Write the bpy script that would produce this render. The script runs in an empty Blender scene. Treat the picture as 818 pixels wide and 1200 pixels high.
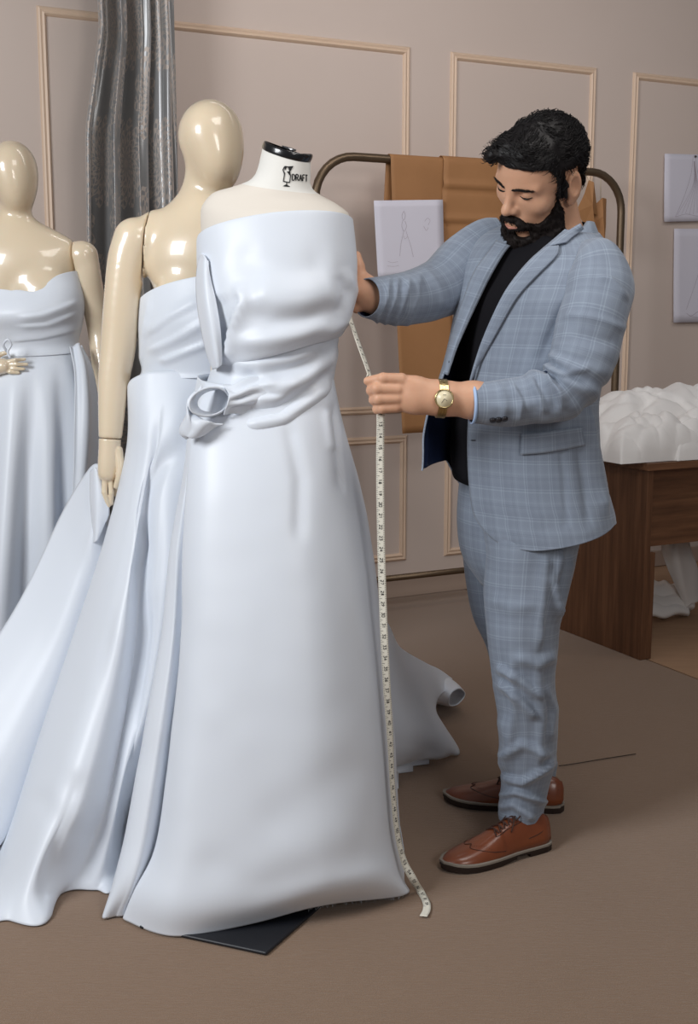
import bpy, bmesh, math, random
import numpy as np
from mathutils import Vector, Matrix

random.seed(7); np.random.seed(7)
SC = bpy.context.scene
COL = SC.collection

# ------------------------------------------------------------------ camera
F_PX, CX, CY = 1400.0, 409.0, 600.0
CAM_Z = 1.3
PITCH = math.radians(9.53)
cam_d = bpy.data.cameras.new('camera')
cam = bpy.data.objects.new('camera', cam_d)
COL.objects.link(cam)
cam.location = (0, 0, CAM_Z)
cam.rotation_euler = (math.radians(90) - PITCH, 0, 0)
cam_d.sensor_fit = 'VERTICAL'
cam_d.sensor_height = 36.0
cam_d.sensor_width = 36.0 * 818 / 1200
cam_d.lens = 36.0 * F_PX / 1200
cam_d.clip_start = 0.05
SC.camera = cam

# ------------------------------------------------------------------ view, world, lights
SC.view_settings.view_transform = 'Standard'
SC.view_settings.look = 'None'
SC.view_settings.gamma = 1.0
SC.view_settings.use_curve_mapping = False
SC.view_settings.exposure = 0.0

world = bpy.data.worlds.new('room_world')
SC.world = world
world.use_nodes = True
bg = world.node_tree.nodes['Background']
bg.inputs[0].default_value = (0.92, 0.95, 1.0, 1)
bg.inputs[1].default_value = 0.11

def area_light(name, loc, target, size, power, color, size_y=None):
    d = bpy.data.lights.new(name, 'AREA')
    d.shape = 'RECTANGLE'; d.size = size; d.size_y = size_y or size
    d.energy = power; d.color = color
    o = bpy.data.objects.new(name, d); COL.objects.link(o)
    o.location = loc
    o.rotation_euler = (Vector(target) - Vector(loc)).to_track_quat('-Z', 'Y').to_euler()
    return o

area_light('softbox_key', (-2.5, 0.6, 2.5), (-0.4, 3.1, 0.8), 1.2, 95, (0.96, 0.98, 1.0))
area_light('softbox_fill', (1.6, -1.0, 2.3), (0.9, 4.0, 1.1), 1.0, 30, (1.0, 0.96, 0.93))
area_light('ceiling_light', (0.7, 1.9, 2.95), (0.5, 2.1, 0.0), 1.0, 18, (1.0, 0.96, 0.92))
area_light('added_wall_wash', (1.1, 4.0, 3.0), (1.0, 5.4, 1.6), 3.0, 15, (1.0, 0.93, 0.90), .25)  # unseen wash light, added to brighten the upper back wall

# ------------------------------------------------------------------ picture rays (used to take measurements off the photo)
_ct, _st = math.cos(PITCH), math.sin(PITCH)
def ray(px, py):
    a = (px - CX) / F_PX; b = (CY - py) / F_PX
    return np.array([a, _ct + b * _st, -_st + b * _ct])
def P(px, py, Y):
    d = ray(px, py); return np.array([0, 0, CAM_Z]) + d * (Y / d[1])
def G(px, py, z=0.0):
    d = ray(px, py); return np.array([0, 0, CAM_Z]) + d * ((z - CAM_Z) / d[2])
def PX(p):
    x, y, z = p[0], p[1], p[2] - CAM_Z
    f = y * _ct - z * _st; u = y * _st + z * _ct
    return (CX + F_PX * x / f, CY - F_PX * u / f)

# ------------------------------------------------------------------ object helpers
def link(name, me, mat=None, parent=None):
    o = bpy.data.objects.new(name, me); COL.objects.link(o)
    if mat is not None:
        for m in (mat if isinstance(mat, (list, tuple)) else [mat]): me.materials.append(m)
    if parent is not None: o.parent = parent
    return o
def recalc(me):
    bm = bmesh.new(); bm.from_mesh(me)
    bmesh.ops.recalc_face_normals(bm, faces=bm.faces); bm.to_mesh(me); bm.free()
def mesh(name, verts, faces, mat=None, parent=None, uvs=None, smooth=True, fix=True, midx=None):
    """world-space verts; parent empties are kept unrotated, so the local shift is only a translation"""
    v = np.asarray(verts, float)
    if parent is not None: v = v - world_loc(parent)
    me = bpy.data.meshes.new(name)
    me.from_pydata([tuple(x) for x in v], [], [tuple(int(i) for i in f) for f in faces])
    if uvs is not None:
        l = me.uv_layers.new(name='UVMap')
        vi = np.empty(len(me.loops), dtype=np.int32); me.loops.foreach_get('vertex_index', vi)
        if isinstance(uvs, tuple):      # per-corner
            data = np.asarray(uvs[0], float)
        else:
            data = np.asarray(uvs, float)[vi]
        l.data.foreach_set('uv', data.ravel())
    if midx is not None:
        for p, m in zip(me.polygons, midx): p.material_index = m
    if smooth: me.polygons.foreach_set('use_smooth', [True] * len(me.polygons))
    if fix and uvs is None: recalc(me)
    me.update()
    return link(name, me, mat, parent)
def world_loc(o):
    v = np.zeros(3)
    while o is not None:
        v = v + np.array(o.location); o = o.parent
    return v
def tag(o, label=None, cat=None, group=None, kind=None):
    if label: o['label'] = label
    if cat: o['category'] = cat
    if group: o['group'] = group
    if kind: o['kind'] = kind
    return o
def thing(name, label, cat, loc, group=None):
    o = bpy.data.objects.new(name, None); COL.objects.link(o)
    o.location = tuple(loc); o.empty_display_size = 0.05
    return tag(o, label, cat, group)
def mod_solid(o, t, offset=0.0):
    m = o.modifiers.new('solid', 'SOLIDIFY'); m.thickness = t; m.offset = offset; return o
def mod_sub(o, n=1):
    m = o.modifiers.new('sub', 'SUBSURF'); m.levels = n; m.render_levels = n; return o
def mod_bevel(o, w, seg=2):
    m = o.modifiers.new('bevel', 'BEVEL'); m.width = w; m.segments = seg; m.limit_method = 'ANGLE'; return o

def unit(v):
    v = np.asarray(v, float); return v / (np.linalg.norm(v) + 1e-12)
def catmull(pts, n, closed=False):
    """resample control points (k, d) to n points, uniform Catmull-Rom"""
    p = np.asarray(pts, float); k = len(p)
    if closed:
        t = np.linspace(0, k, n, endpoint=False); i = np.floor(t).astype(int); f = (t - i)[:, None]
        a, b, c, d = p[(i - 1) % k], p[i % k], p[(i + 1) % k], p[(i + 2) % k]
    else:
        if k == 2:
            f = np.linspace(0, 1, n)[:, None]; return p[0] * (1 - f) + p[1] * f
        q = np.vstack([2 * p[0] - p[1], p, 2 * p[-1] - p[-2]])
        t = np.linspace(0, k - 1, n); i = np.minimum(np.floor(t).astype(int), k - 2); f = (t - i)[:, None]
        a, b, c, d = q[i], q[i + 1], q[i + 2], q[i + 3]
    return 0.5 * (2 * b + (c - a) * f + (2 * a - 5 * b + 4 * c - d) * f ** 2 + (3 * b - a - 3 * c + d) * f ** 3)
def grid_resample(ctrl, nr, nc, closed=False):
    c = np.asarray(ctrl, float)
    rows = np.stack([catmull(r, nc, closed) for r in c])            # (R, nc, 3)
    return np.stack([catmull(rows[:, j], nr) for j in range(nc)], axis=1)   # (nr, nc, 3)
def grid_faces(nr, nc, closed=False, off=0):
    F = []
    m = nc if closed else nc - 1
    for i in range(nr - 1):
        for j in range(m):
            a = off + i * nc + j; b = off + i * nc + (j + 1) % nc
            F.append((a, b, b + nc, a + nc))
    return F
def grid_uv(g, closed=False):
    """per-vertex uv in metres from arc lengths"""
    du = np.linalg.norm(np.diff(g, axis=1), axis=2); dv = np.linalg.norm(np.diff(g, axis=0), axis=2)
    u = np.concatenate([[0], np.cumsum(du.mean(0))]); v = np.concatenate([[0], np.cumsum(dv.mean(1))])
    U, V = np.meshgrid(u, v); return np.stack([U, V], 2)
def grid_normals(g, closed=False):
    if closed:
        tu = np.roll(g, -1, 1) - np.roll(g, 1, 1)
    else:
        tu = np.gradient(g, axis=1)
    tv = np.gradient(g, axis=0)
    n = np.cross(tu, tv); return n / (np.linalg.norm(n, axis=2, keepdims=True) + 1e-12)
def grid_mesh(name, g, mat, parent=None, closed=False, uv=True, thick=0, offset=0.0, cap=(False, False), flip=False):
    nr, nc = g.shape[:2]
    v = g.reshape(-1, 3)
    F = grid_faces(nr, nc, closed)
    uvs = None
    if uv:
        # per-corner uv so the seam of a closed ring does not wrap back
        gg = np.concatenate([g, g[:, :1]], 1) if closed else g
        w = grid_uv(gg).reshape(nr, gg.shape[1], 2); corner = []
        m = nc if closed else nc - 1
        for i in range(nr - 1):
            for j in range(m):
                q = [w[i, j], w[i, j + 1], w[i + 1, j + 1], w[i + 1, j]]
                corner += q[::-1] if flip else q
    if flip: F = [f[::-1] for f in F]
    if cap[0]: F.append(tuple(range(nc)) if not flip else tuple(range(nc))[::-1]); 
    if cap[1]: F.append(tuple(range((nr - 1) * nc, nr * nc)) if flip else tuple(range((nr - 1) * nc, nr * nc))[::-1])
    if uv:
        corner += [np.zeros(2)] * (nc * (int(cap[0]) + int(cap[1])))
        o = mesh(name, v, F, mat, parent, uvs=(corner,))
    else:
        o = mesh(name, v, F, mat, parent)
    if thick: mod_solid(o, thick, offset)
    return o
def sheet(name, ctrl, nr, nc, mat, parent=None, closed=False, thick=0.0, disp=None, flip=False, offset=0.0, cap=(False, False)):
    g = grid_resample(ctrl, nr, nc, closed)
    if disp is not None:
        n = grid_normals(g, closed)
        V, U = np.meshgrid(np.linspace(0, 1, nr), np.linspace(0, 1, nc, endpoint=not closed), indexing='ij')
        g = g + n * disp(U, V, g)[..., None]
    return grid_mesh(name, g, mat, parent, closed, True, thick, offset, cap, flip)

def frames(path):
    p = np.asarray(path, float); n = len(p)
    t = np.gradient(p, axis=0); t /= np.linalg.norm(t, axis=1, keepdims=True) + 1e-12
    ref = np.array([0, 0, 1.0]) if abs(t[0][2]) < .9 else np.array([1.0, 0, 0])
    u = unit(np.cross(t[0], ref)); U = []
    for i in range(n):
        u = unit(u - t[i] * np.dot(u, t[i])); U.append(u)
    U = np.array(U); return t, U, np.cross(t, U)
def tube_grid(path, rad, seg=12):
    p = np.asarray(path, float); t, U, V = frames(p)
    r = np.broadcast_to(np.asarray(rad, float), (len(p),))
    a = np.linspace(0, 2 * math.pi, seg, endpoint=False)
    return p[:, None] + r[:, None, None] * (np.cos(a)[None, :, None] * U[:, None] + np.sin(a)[None, :, None] * V[:, None])
def tube(name, path, rad, mat, parent=None, seg=12):
    g = tube_grid(path, rad, seg); n = len(g)
    F = grid_faces(n, seg, True) + [tuple(range(seg)), tuple(range((n - 1) * seg, n * seg))]
    return mesh(name, g.reshape(-1, 3), F, mat, parent)
class Bag:
    """collects geometry that becomes ONE mesh"""
    def __init__(s): s.v = []; s.f = []; s.n = 0
    def add(s, v, f):
        v = np.asarray(v, float).reshape(-1, 3); s.v.append(v); s.f += [tuple(i + s.n for i in q) for q in f]; s.n += len(v)
    def tube(s, path, rad, seg=6):
        g = tube_grid(path, rad, seg); n = len(g)
        s.add(g, grid_faces(n, seg, True) + [tuple(range(seg)), tuple(range((n - 1) * seg, n * seg))])
    def box(s, c, sx, sy, sz, ax=None):
        ax = np.eye(3) if ax is None else ax
        q = np.array([[x, y, z] for x in (-.5, .5) for y in (-.5, .5) for z in (-.5, .5)]) * [sx, sy, sz]
        s.add(np.asarray(c) + q @ ax, [(0, 1, 3, 2), (4, 6, 7, 5), (0, 4, 5, 1), (2, 3, 7, 6), (0, 2, 6, 4), (1, 5, 7, 3)])
    def make(s, name, mat, parent=None, smooth=True):
        return mesh(name, np.vstack(s.v), s.f, mat, parent, smooth=smooth)

# ------------------------------------------------------------------ signed distance sculpting (numpy) + surface nets
def s_ball(p, c, r): return np.linalg.norm(p - np.asarray(c), axis=-1) - r
def s_ell(p, c, r, R=None):
    q = p - np.asarray(c)
    if R is not None: q = q @ np.asarray(R)
    r = np.asarray(r, float); k0 = np.linalg.norm(q / r, axis=-1); k1 = np.linalg.norm(q / (r * r), axis=-1)
    return k0 * (k0 - 1) / (k1 + 1e-9)
def s_cap(p, a, b, ra, rb=None):
    a = np.asarray(a, float); b = np.asarray(b, float); rb = ra if rb is None else rb
    ab = b - a; t = np.clip(((p - a) @ ab) / (ab @ ab + 1e-12), 0, 1)
    return np.linalg.norm(p - a - t[..., None] * ab, axis=-1) - (ra + (rb - ra) * t)
def smin(a, b, k):
    h = np.clip(0.5 + 0.5 * (b - a) / k, 0, 1); return b * (1 - h) + a * h - k * h * (1 - h)
def smax(a, b, k): return -smin(-a, -b, k)
def surface_nets(f, lo, hi, h):
    lo = np.asarray(lo, float); n = np.ceil((np.asarray(hi) - lo) / h).astype(int) + 1
    xs = [lo[i] + h * np.arange(n[i]) for i in range(3)]
    D = np.empty(n)
    for i in range(0, n[0], 24):
        X, Y, Z = np.meshgrid(xs[0][i:i + 24], xs[1], xs[2], indexing='ij')
        D[i:i + 24] = f(np.stack([X, Y, Z], -1))
    S = D < 0
    m = n - 1
    acc = np.zeros(tuple(m) + (3,)); cnt = np.zeros(tuple(m))
    cor = [(x, y, z) for x in (0, 1) for y in (0, 1) for z in (0, 1)]
    sl = lambda c: tuple(slice(c[k], c[k] + m[k]) for k in range(3))
    for a in cor:
        for ax in range(3):
            if a[ax] == 0:
                b = list(a); b[ax] = 1; b = tuple(b)
                da, db = D[sl(a)], D[sl(b)]; x = S[sl(a)] != S[sl(b)]
                t = np.where(x, da / np.where(x, da - db, 1), 0)
                for k in range(3):
                    acc[..., k] += np.where(x, a[k] + (t if k == ax else 0), 0)
                cnt += x
    act = cnt > 0
    idx = np.full(tuple(m), -1, int); idx[act] = np.arange(act.sum())
    ijk = np.argwhere(act)
    V = lo + h * (ijk + acc[act] / cnt[act][:, None])
    Fs = []
    for ax in range(3):
        u, v = (ax + 1) % 3, (ax + 2) % 3
        s0 = [slice(1, m[k]) for k in range(3)]; s0[ax] = slice(0, m[ax])
        s1 = list(s0); s1[ax] = slice(1, m[ax] + 1)
        A, B = S[tuple(s0)], S[tuple(s1)]
        def cell(du, dv):
            q = [slice(1, m[k]) for k in range(3)]; q[ax] = slice(0, m[ax])
            q[u] = slice(1 - du, m[u] - du); q[v] = slice(1 - dv, m[v] - dv)
            return idx[tuple(q)]
        quad = np.stack([cell(0, 0), cell(1, 0), cell(1, 1), cell(0, 1)], -1)
        c1 = A & ~B; c2 = B & ~A
        Fs.append(quad[c1]); Fs.append(quad[c2][:, ::-1])
    Fq = np.concatenate(Fs); Fq = Fq[(Fq >= 0).all(1)]
    return V, Fq
def relax(V, Fq, it=2, lam=.5):
    e = np.concatenate([Fq[:, [0, 1]], Fq[:, [1, 2]], Fq[:, [2, 3]], Fq[:, [3, 0]]])
    for _ in range(it):
        s = np.zeros_like(V); c = np.zeros(len(V))
        np.add.at(s, e[:, 0], V[e[:, 1]]); np.add.at(c, e[:, 0], 1); np.add.at(s, e[:, 1], V[e[:, 0]]); np.add.at(c, e[:, 1], 1)
        V = V + lam * (s / np.maximum(c, 1)[:, None] - V)
    return V
def sdf_mesh(name, f, lo, hi, h, mat, parent=None, xf=None, it=2, extra=None):
    V, Fq = surface_nets(f, lo, hi, h); V = relax(V, Fq, it)
    if xf is not None: V = xf(V)
    if extra:
        V = np.vstack([V, extra[0]]); 
    return mesh(name, V, Fq, mat, parent)

# smooth value noise in 3-D (for folds and lumps)
_rng = np.random.RandomState(11); _NT = _rng.rand(32, 32, 32) * 2 - 1
def noise3(p, scale=1.0, seed=0.0):
    q = np.asarray(p) * scale + seed * 7.31
    i = np.floor(q).astype(int); f = q - i; f = f * f * (3 - 2 * f); r = 0
    for dx in (0, 1):
        for dy in (0, 1):
            for dz in (0, 1):
                w = (f[..., 0] if dx else 1 - f[..., 0]) * (f[..., 1] if dy else 1 - f[..., 1]) * (f[..., 2] if dz else 1 - f[..., 2])
                r = r + w * _NT[(i[..., 0] + dx) % 32, (i[..., 1] + dy) % 32, (i[..., 2] + dz) % 32]
    return r

# ------------------------------------------------------------------ materials
class NB:
    def __init__(s, name):
        s.m = bpy.data.materials.new(name); s.m.use_nodes = True; s.t = s.m.node_tree
        s.b = s.t.nodes['Principled BSDF']
    def n(s, typ, **kw):
        x = s.t.nodes.new(typ)
        for k, v in kw.items():
            if k.startswith('i_'): x.inputs[k[2:].replace('_', ' ')].default_value = v
            else: setattr(x, k, v)
        return x
    def l(s, a, b): s.t.links.new(a, b)
    def set(s, **kw):
        for k, v in kw.items(): s.b.inputs[k.replace('_', ' ')].default_value = v
    def math(s, op, a, b=None, c=None):
        x = s.t.nodes.new('ShaderNodeMath'); x.operation = op
        for i, q in enumerate((a, b, c)):
            if q is None: continue
            if isinstance(q, (int, float)): x.inputs[i].default_value = q
            else: s.l(q, x.inputs[i])
        return x.outputs[0]
    def ramp(s, fac, stops, interp='LINEAR'):
        x = s.t.nodes.new('ShaderNodeValToRGB'); x.color_ramp.interpolation = interp
        e = x.color_ramp.elements
        while len(e) > 1: e.remove(e[-1])
        e[0].position = stops[0][0]; e[0].color = stops[0][1]
        for p, c in stops[1:]:
            q = e.new(p); q.color = c
        s.l(fac, x.inputs[0]); return x.outputs[0]
    def mix(s, fac, a, b, mode='MIX'):
        x = s.t.nodes.new('ShaderNodeMix'); x.data_type = 'RGBA'; x.blend_type = mode
        for i, q in ((0, fac), (6, a), (7, b)):
            if isinstance(q, (int, float)): x.inputs[i].default_value = q
            elif isinstance(q, tuple): x.inputs[i].default_value = q
            else: s.l(q, x.inputs[i])
        return x.outputs[2]
    def bump(s, h, strength=.3, dist=.002):
        x = s.n('ShaderNodeBump'); x.inputs['Strength'].default_value = strength; x.inputs['Distance'].default_value = dist
        s.l(h, x.inputs['Height']); s.l(x.outputs[0], s.b.inputs['Normal'])
    def coord(s, kind='Object'): return s.n('ShaderNodeTexCoord').outputs[kind]
    def noise(s, vec, scale, detail=3, rough=.6, out='Fac'):
        x = s.n('ShaderNodeTexNoise'); x.inputs['Scale'].default_value = scale; x.inputs['Detail'].default_value = detail
        x.inputs['Roughness'].default_value = rough
        if vec is not None: s.l(vec, x.inputs['Vector'])
        return x.outputs[out]
    def mapping(s, vec, scale=(1, 1, 1), rot=(0, 0, 0), loc=(0, 0, 0)):
        x = s.n('ShaderNodeMapping'); x.inputs['Scale'].default_value = scale; x.inputs['Rotation'].default_value = rot
        x.inputs['Location'].default_value = loc
        s.l(vec, x.inputs['Vector']); return x.outputs[0]
def srgb(r, g, b):
    f = lambda c: (c / 255 / 12.92) if c / 255 <= .04045 else ((c / 255 + .055) / 1.055) ** 2.4
    return (f(r), f(g), f(b), 1)
def simple(name, col, rough=.5, metal=0.0, spec=.5, bump=None, var=None, coat=0):
    b = NB(name); b.set(Base_Color=col, Roughness=rough, Metallic=metal); b.b.inputs['Specular IOR Level'].default_value = spec
    b.b.inputs['Coat Weight'].default_value = coat; b.b.inputs['Coat Roughness'].default_value = .08
    co = b.coord()
    if var:
        n = b.noise(co, var[0], 4)
        c2 = tuple(x * var[1] for x in col[:3]) + (1,)
        b.l(b.mix(n, c2, col), b.b.inputs['Base Color'])
    if bump: b.bump(b.noise(co, bump[0], 4), bump[1], bump[2])
    return b.m
# ================================================================== SETTING
M = {}
b = NB('wall_paint'); b.set(Roughness=.75)
co = b.coord(); n = b.noise(co, 1.2, 3); b.l(b.mix(n, srgb(206, 190, 179), srgb(214, 199, 190)), b.b.inputs['Base Color'])
b.bump(b.noise(co, 160, 3), .12, .001); M['wall'] = b.m
M['trim'] = simple('trim_paint', srgb(222, 196, 172), .45, bump=(60, .05, .001))
M['base'] = simple('baseboard_paint', srgb(176, 156, 142), .5)
b = NB('carpet'); b.set(Roughness=.95, Sheen_Weight=.25); co = b.coord()
n1 = b.noise(b.mapping(co, (1, 1, 1)), 3.0, 4); n2 = b.noise(co, 420, 2); n3 = b.noise(b.mapping(co, (30, 160, 1), (0, 0, .46)), 1.0, 2)
c = b.mix(n1, srgb(127, 99, 75), srgb(143, 114, 89)); c = b.mix(b.math('MULTIPLY', n2, .6), c, srgb(92, 70, 53))
c = b.mix(b.math('MULTIPLY', n3, .35), c, srgb(152, 126, 102))
b.l(c, b.b.inputs['Base Color']); b.bump(b.math('ADD', n2, b.math('MULTIPLY', n3, .7)), .5, .004); M['carpet'] = b.m
b = NB('light_carpet'); b.set(Roughness=.9); co = b.coord()
c = b.mix(b.noise(b.mapping(co, (3, 20, 1), (0, 0, .46)), 1.5, 3), srgb(150, 118, 92), srgb(176, 142, 112)); b.l(c, b.b.inputs['Base Color'])
b.bump(b.noise(co, 300, 2), .3, .002); M['floor2'] = b.m

WO = G(470, 699)                                     # foot of the back wall
WD = unit(np.array([math.cos(math.radians(26.5)), math.sin(math.radians(26.5)), 0]))
WN = np.array([WD[1], -WD[0], 0])                    # wall normal, into the room
UP = np.array([0, 0, 1.0])
AX = np.array([WD, WN, UP])                          # rows: along wall, out of wall, up
def W(s, z, n=0.0): return WO + WD * s + WN * n + UP * z
def WP(px, py, n=0.0):
    """(s, z) where the ray through a pixel meets the plane n metres in front of the wall"""
    d = ray(px, py); o = np.array([0, 0, CAM_Z]); t = ((WO + WN * n - o) @ WN) / (d @ WN)
    q = o + d * t - WO; return float(q @ WD), float(q[2])
def wbox(name, s0, s1, z0, z1, n0, n1, mat, parent=None, bevel=0):
    bg_ = Bag(); bg_.box(W((s0 + s1) / 2, (z0 + z1) / 2, (n0 + n1) / 2), s1 - s0, n1 - n0, z1 - z0, AX)
    o = bg_.make(name, mat, parent, smooth=False)
    if bevel: mod_bevel(o, bevel)
    return o
tag(wbox('wall_back', -3.2, 5.0, -.02, 3.1, -.12, 0, M['wall']), kind='structure')
# seam where the brown carpet meets the lighter floor by the desk
DS, _z = WP(757, 772, 0); 
seam_s = float((G(757, 773) - WO) @ WD)
fl = Bag(); fl.box(W((seam_s - 4.2) / 2, -.025, 2.4), seam_s + 4.2, 5.2, .05, AX); tag(fl.make('floor', M['carpet'], smooth=False), kind='structure')
fl = Bag(); fl.box(W((seam_s + .012 + 5.0) / 2, -.0265, 2.4), 5.0 - seam_s - .012, 5.2, .05, AX)
tag(fl.make('floor', M['floor2'], smooth=False), kind='structure')
tag(wbox('baseboard_back', -3.2, 5.0, 0, .085, 0, .014, M['base'], bevel=.004), kind='structure')

def frame_trim(n, s0, s1, z0, z1, w=.035):
    """one moulded rectangle on the wall: mitred picture-frame moulding with a stepped profile"""
    prof = [(0, 0), (.004, .008), (.010, .012), (.018, .009), (.026, .013), (w - .003, .006), (w, 0)]
    V = []; Fq = []
    for (d, h) in prof:
        V += [W(s0 + d, z0 + d, h), W(s1 - d, z0 + d, h), W(s1 - d, z1 - d, h), W(s0 + d, z1 - d, h)]
    for i in range(len(prof) - 1):
        for j in range(4):
            a = i * 4 + j; c_ = i * 4 + (j + 1) % 4; Fq.append((a, c_, c_ + 4, a + 4))
    tag(mesh('trim_%d' % n, V, Fq, M['trim'], smooth=False), kind='structure')
T = lambda x, y: WP(x, y, .005)
zt = T(375, 43)[1]; zb = T(430, 486)[1]
print('trim z', zt, zb, [T(x, y) for x, y in ((50, 10), (480, 52), (535, 55), (697, 69), (745, 73))])
edges = [(T(-260, 100)[0], T(5, 100)[0]), (T(45, 60)[0], T(481, 60)[0]), (T(528, 100)[0], T(699, 100)[0]), (T(742, 100)[0], T(742, 100)[0] + 1.3)]
edges[0] = (edges[1][0] - 1.5, edges[1][0] - .22)
k = 1
for s0, s1 in edges:
    frame_trim(k, s0, s1, zb, zt); k += 1
    frame_trim(k, s0, s1, .17, zb - .10); k += 1

# ================================================================== DESK
b = NB('walnut_laminate'); b.set(Roughness=.45); co = b.coord()
g_ = b.noise(b.mapping(co, (14, 14, .8)), 3, 5, .65)
b.l(b.ramp(g_, [(.25, srgb(74, 48, 32)), (.5, srgb(104, 70, 48)), (.75, srgb(128, 90, 64))]), b.b.inputs['Base Color']); b.bump(g_, .05, .001); M['wood'] = b.m
b = NB('walnut_laminate_long'); b.set(Roughness=.45); co = b.coord()
g_ = b.noise(b.mapping(b.mapping(co, (1, 1, 1), (0, 0, -.4625)), (.8, 14, 14)), 3, 5, .65)
b.l(b.ramp(g_, [(.25, srgb(84, 56, 38)), (.5, srgb(116, 80, 56)), (.75, srgb(140, 100, 72))]), b.b.inputs['Base Color']); M['wood2'] = b.m
q = G(757, 773); d_s = float((q - WO) @ WD); d_n = float((q - WO) @ WN)
d_h = P(768, 541, q[1] + .03)[2]
print('desk', d_s, d_n, d_h)
desk = thing('desk', 'walnut brown desk by the wall under a heap of white cloth', 'desk', W(d_s, 0, d_n - .3))
DB = max(d_n - .68, .03)
def dbox(name, s0, s1, z0, z1, n0, n1, mat): return wbox(name, s0, s1, z0, z1, n0, n1, mat, desk, .002)
dbox('side_panel', d_s - .028, d_s + .0, 0, d_h - .028, DB, d_n, M['wood'])
dbox('side_panel', d_s + 1.25, d_s + 1.278, 0, d_h - .028, DB, d_n, M['wood'])
dbox('desk_top', d_s - .04, d_s + 1.29, d_h - .028, d_h, DB - .01, d_n + .015, M['wood2'])
dbox('apron_panel', d_s + .001, d_s + 1.249, d_h - .335, d_h - .029, d_n - .10, d_n - .08, M['wood2'])
dbox('inner_side_panel', d_s + .001, d_s + .026, 0, d_h - .34, d_n - .022, d_n - .002, M['wood'])
# ================================================================== CURTAIN
b = NB('curtain_satin'); b.set(Roughness=.32, Sheen_Weight=.3); b.b.inputs['Specular IOR Level'].default_value = .6
uv = b.coord('UV'); sp = b.n('ShaderNodeSeparateXYZ'); b.l(uv, sp.inputs[0])
def damask(b, u, v, cu, cv, off):
    fu = b.math('SUBTRACT', b.math('FRACT', b.math('ADD', b.math('DIVIDE', u, cu), off[0])), .5)
    fv = b.math('SUBTRACT', b.math('FRACT', b.math('ADD', b.math('DIVIDE', v, cv), off[1])), .5)
    x = b.math('MULTIPLY', fu, cu); y = b.math('MULTIPLY', fv, cv * .72)
    r = b.math('SQRT', b.math('ADD', b.math('MULTIPLY', x, x), b.math('MULTIPLY', y, y)))
    th = b.math('ARCTAN2', y, x)
    edge = b.math('ADD', .098, b.math('MULTIPLY', b.math('ABSOLUTE', b.math('SINE', b.math('MULTIPLY', th, 6))), .026))
    inside = b.math('LESS_THAN', r, edge)
    rings = b.math('MULTIPLY', b.math('SINE', b.math('ADD', b.math('MULTIPLY', r, 230), b.math('MULTIPLY', b.math('SINE', b.math('MULTIPLY', th, 12)), 1.5))), b.math('ADD', .6, b.math('SINE', b.math('ADD', b.math('MULTIPLY', th, 24), b.math('MULTIPLY', r, 120)))))
    return b.math('MULTIPLY', inside, b.math('GREATER_THAN', rings, -.05))
d1 = damask(b, sp.outputs[0], sp.outputs[1], .34, .50, (.18, .30)); d2 = damask(b, sp.outputs[0], sp.outputs[1], .34, .50, (.68, .80))
mk = b.math('MAXIMUM', d1, d2)
b.set(Metallic=.35); b.l(b.mix(mk, srgb(150, 151, 152), srgb(188, 178, 170)), b.b.inputs['Base Color'])
b.l(b.math('ADD', .30, b.math('MULTIPLY', mk, .25)), b.b.inputs['Roughness']); M['curtain'] = b.m
cn = .20
s_l0, _ = WP(117, 0, cn); s_l1, z_l1 = WP(97, 180, cn); s_r, _ = WP(207, 60, cn); s_l2, _ = WP(99, 300, cn)
nr, nc = 60, 150
g = np.zeros((nr, nc, 3))
for i in range(nr):
    z = 2.95 - 2.90 * i / (nr - 1)
    y0 = np.interp(z, [.3, 1.55, 1.95, 2.3, 2.95], [s_l2 - .03, s_l2, s_l1, s_l0 - .02, s_l0 - .03])
    for j in range(nc):
        u = j / (nc - 1)
        ph = 2 * math.pi * (3.8 * u ** .92 + .12 * math.sin(1.1 * z + 4 * u)) + .6
        amp = .060 * (1 + .35 * math.sin(3 * u + z)) * (.75 + .25 * min(1, (2.95 - z)))
        n = cn + amp * math.sin(ph) + .018 * math.sin(2.3 * ph + 1.1 + z) + .010 * math.sin(3.1 * z + 9 * u)
        s = y0 + (s_r - y0) * (u + .022 * math.sin(2 * ph + .6 * z))
        g[i, j] = W(s, z, n)
uvx = np.zeros((nr, nc, 2)); du = np.linalg.norm(np.diff(g[nr // 2], axis=0), axis=1)
uvx[..., 0] = np.concatenate([[0], np.cumsum(du)])[None]; uvx[..., 1] = g[..., 2]
cur = mesh('curtain', g.reshape(-1, 3), grid_faces(nr, nc), M['curtain'], uvs=uvx.reshape(-1, 2)); mod_solid(cur, .002)
tag(cur, 'grey satin curtain with damask medallions hanging against the back wall', 'curtain')

# ================================================================== GARMENT RACK
M['bronze'] = simple('bronze_tube', srgb(122, 104, 84), .38, .75, bump=(90, .08, .001), var=(12, .72))
rn = .26
sL, _ = WP(370, 330, rn); sR, _ = WP(725, 330, rn)
zT = WP(560, 193, rn)[1]; zB = WP(500, 673, rn)[1]
print('rack', sL, sR, zT, zB)
rack = thing('clothes_rack', 'bronze tubular clothes rack with rounded corners behind the man', 'rack', W((sL + sR) / 2, 0, rn))
R_ = .17
pts = []
for a in np.linspace(0, 1, 6): pts.append((sL, .06 + a * (zT - R_ - .06)))
for a in np.linspace(0, math.pi / 2, 9)[1:]: pts.append((sL + R_ - R_ * math.cos(a), zT - R_ + R_ * math.sin(a)))
for a in np.linspace(0, 1, 6)[1:]: pts.append((sL + R_ + a * (sR - sL - 2 * R_), zT))
for a in np.linspace(0, math.pi / 2, 9)[1:]: pts.append((sR - R_ + R_ * math.sin(a), zT - R_ + R_ * math.cos(a)))
for a in np.linspace(0, 1, 6)[1:]: pts.append((sR, zT - R_ - a * (zT - R_ - .06)))
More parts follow.
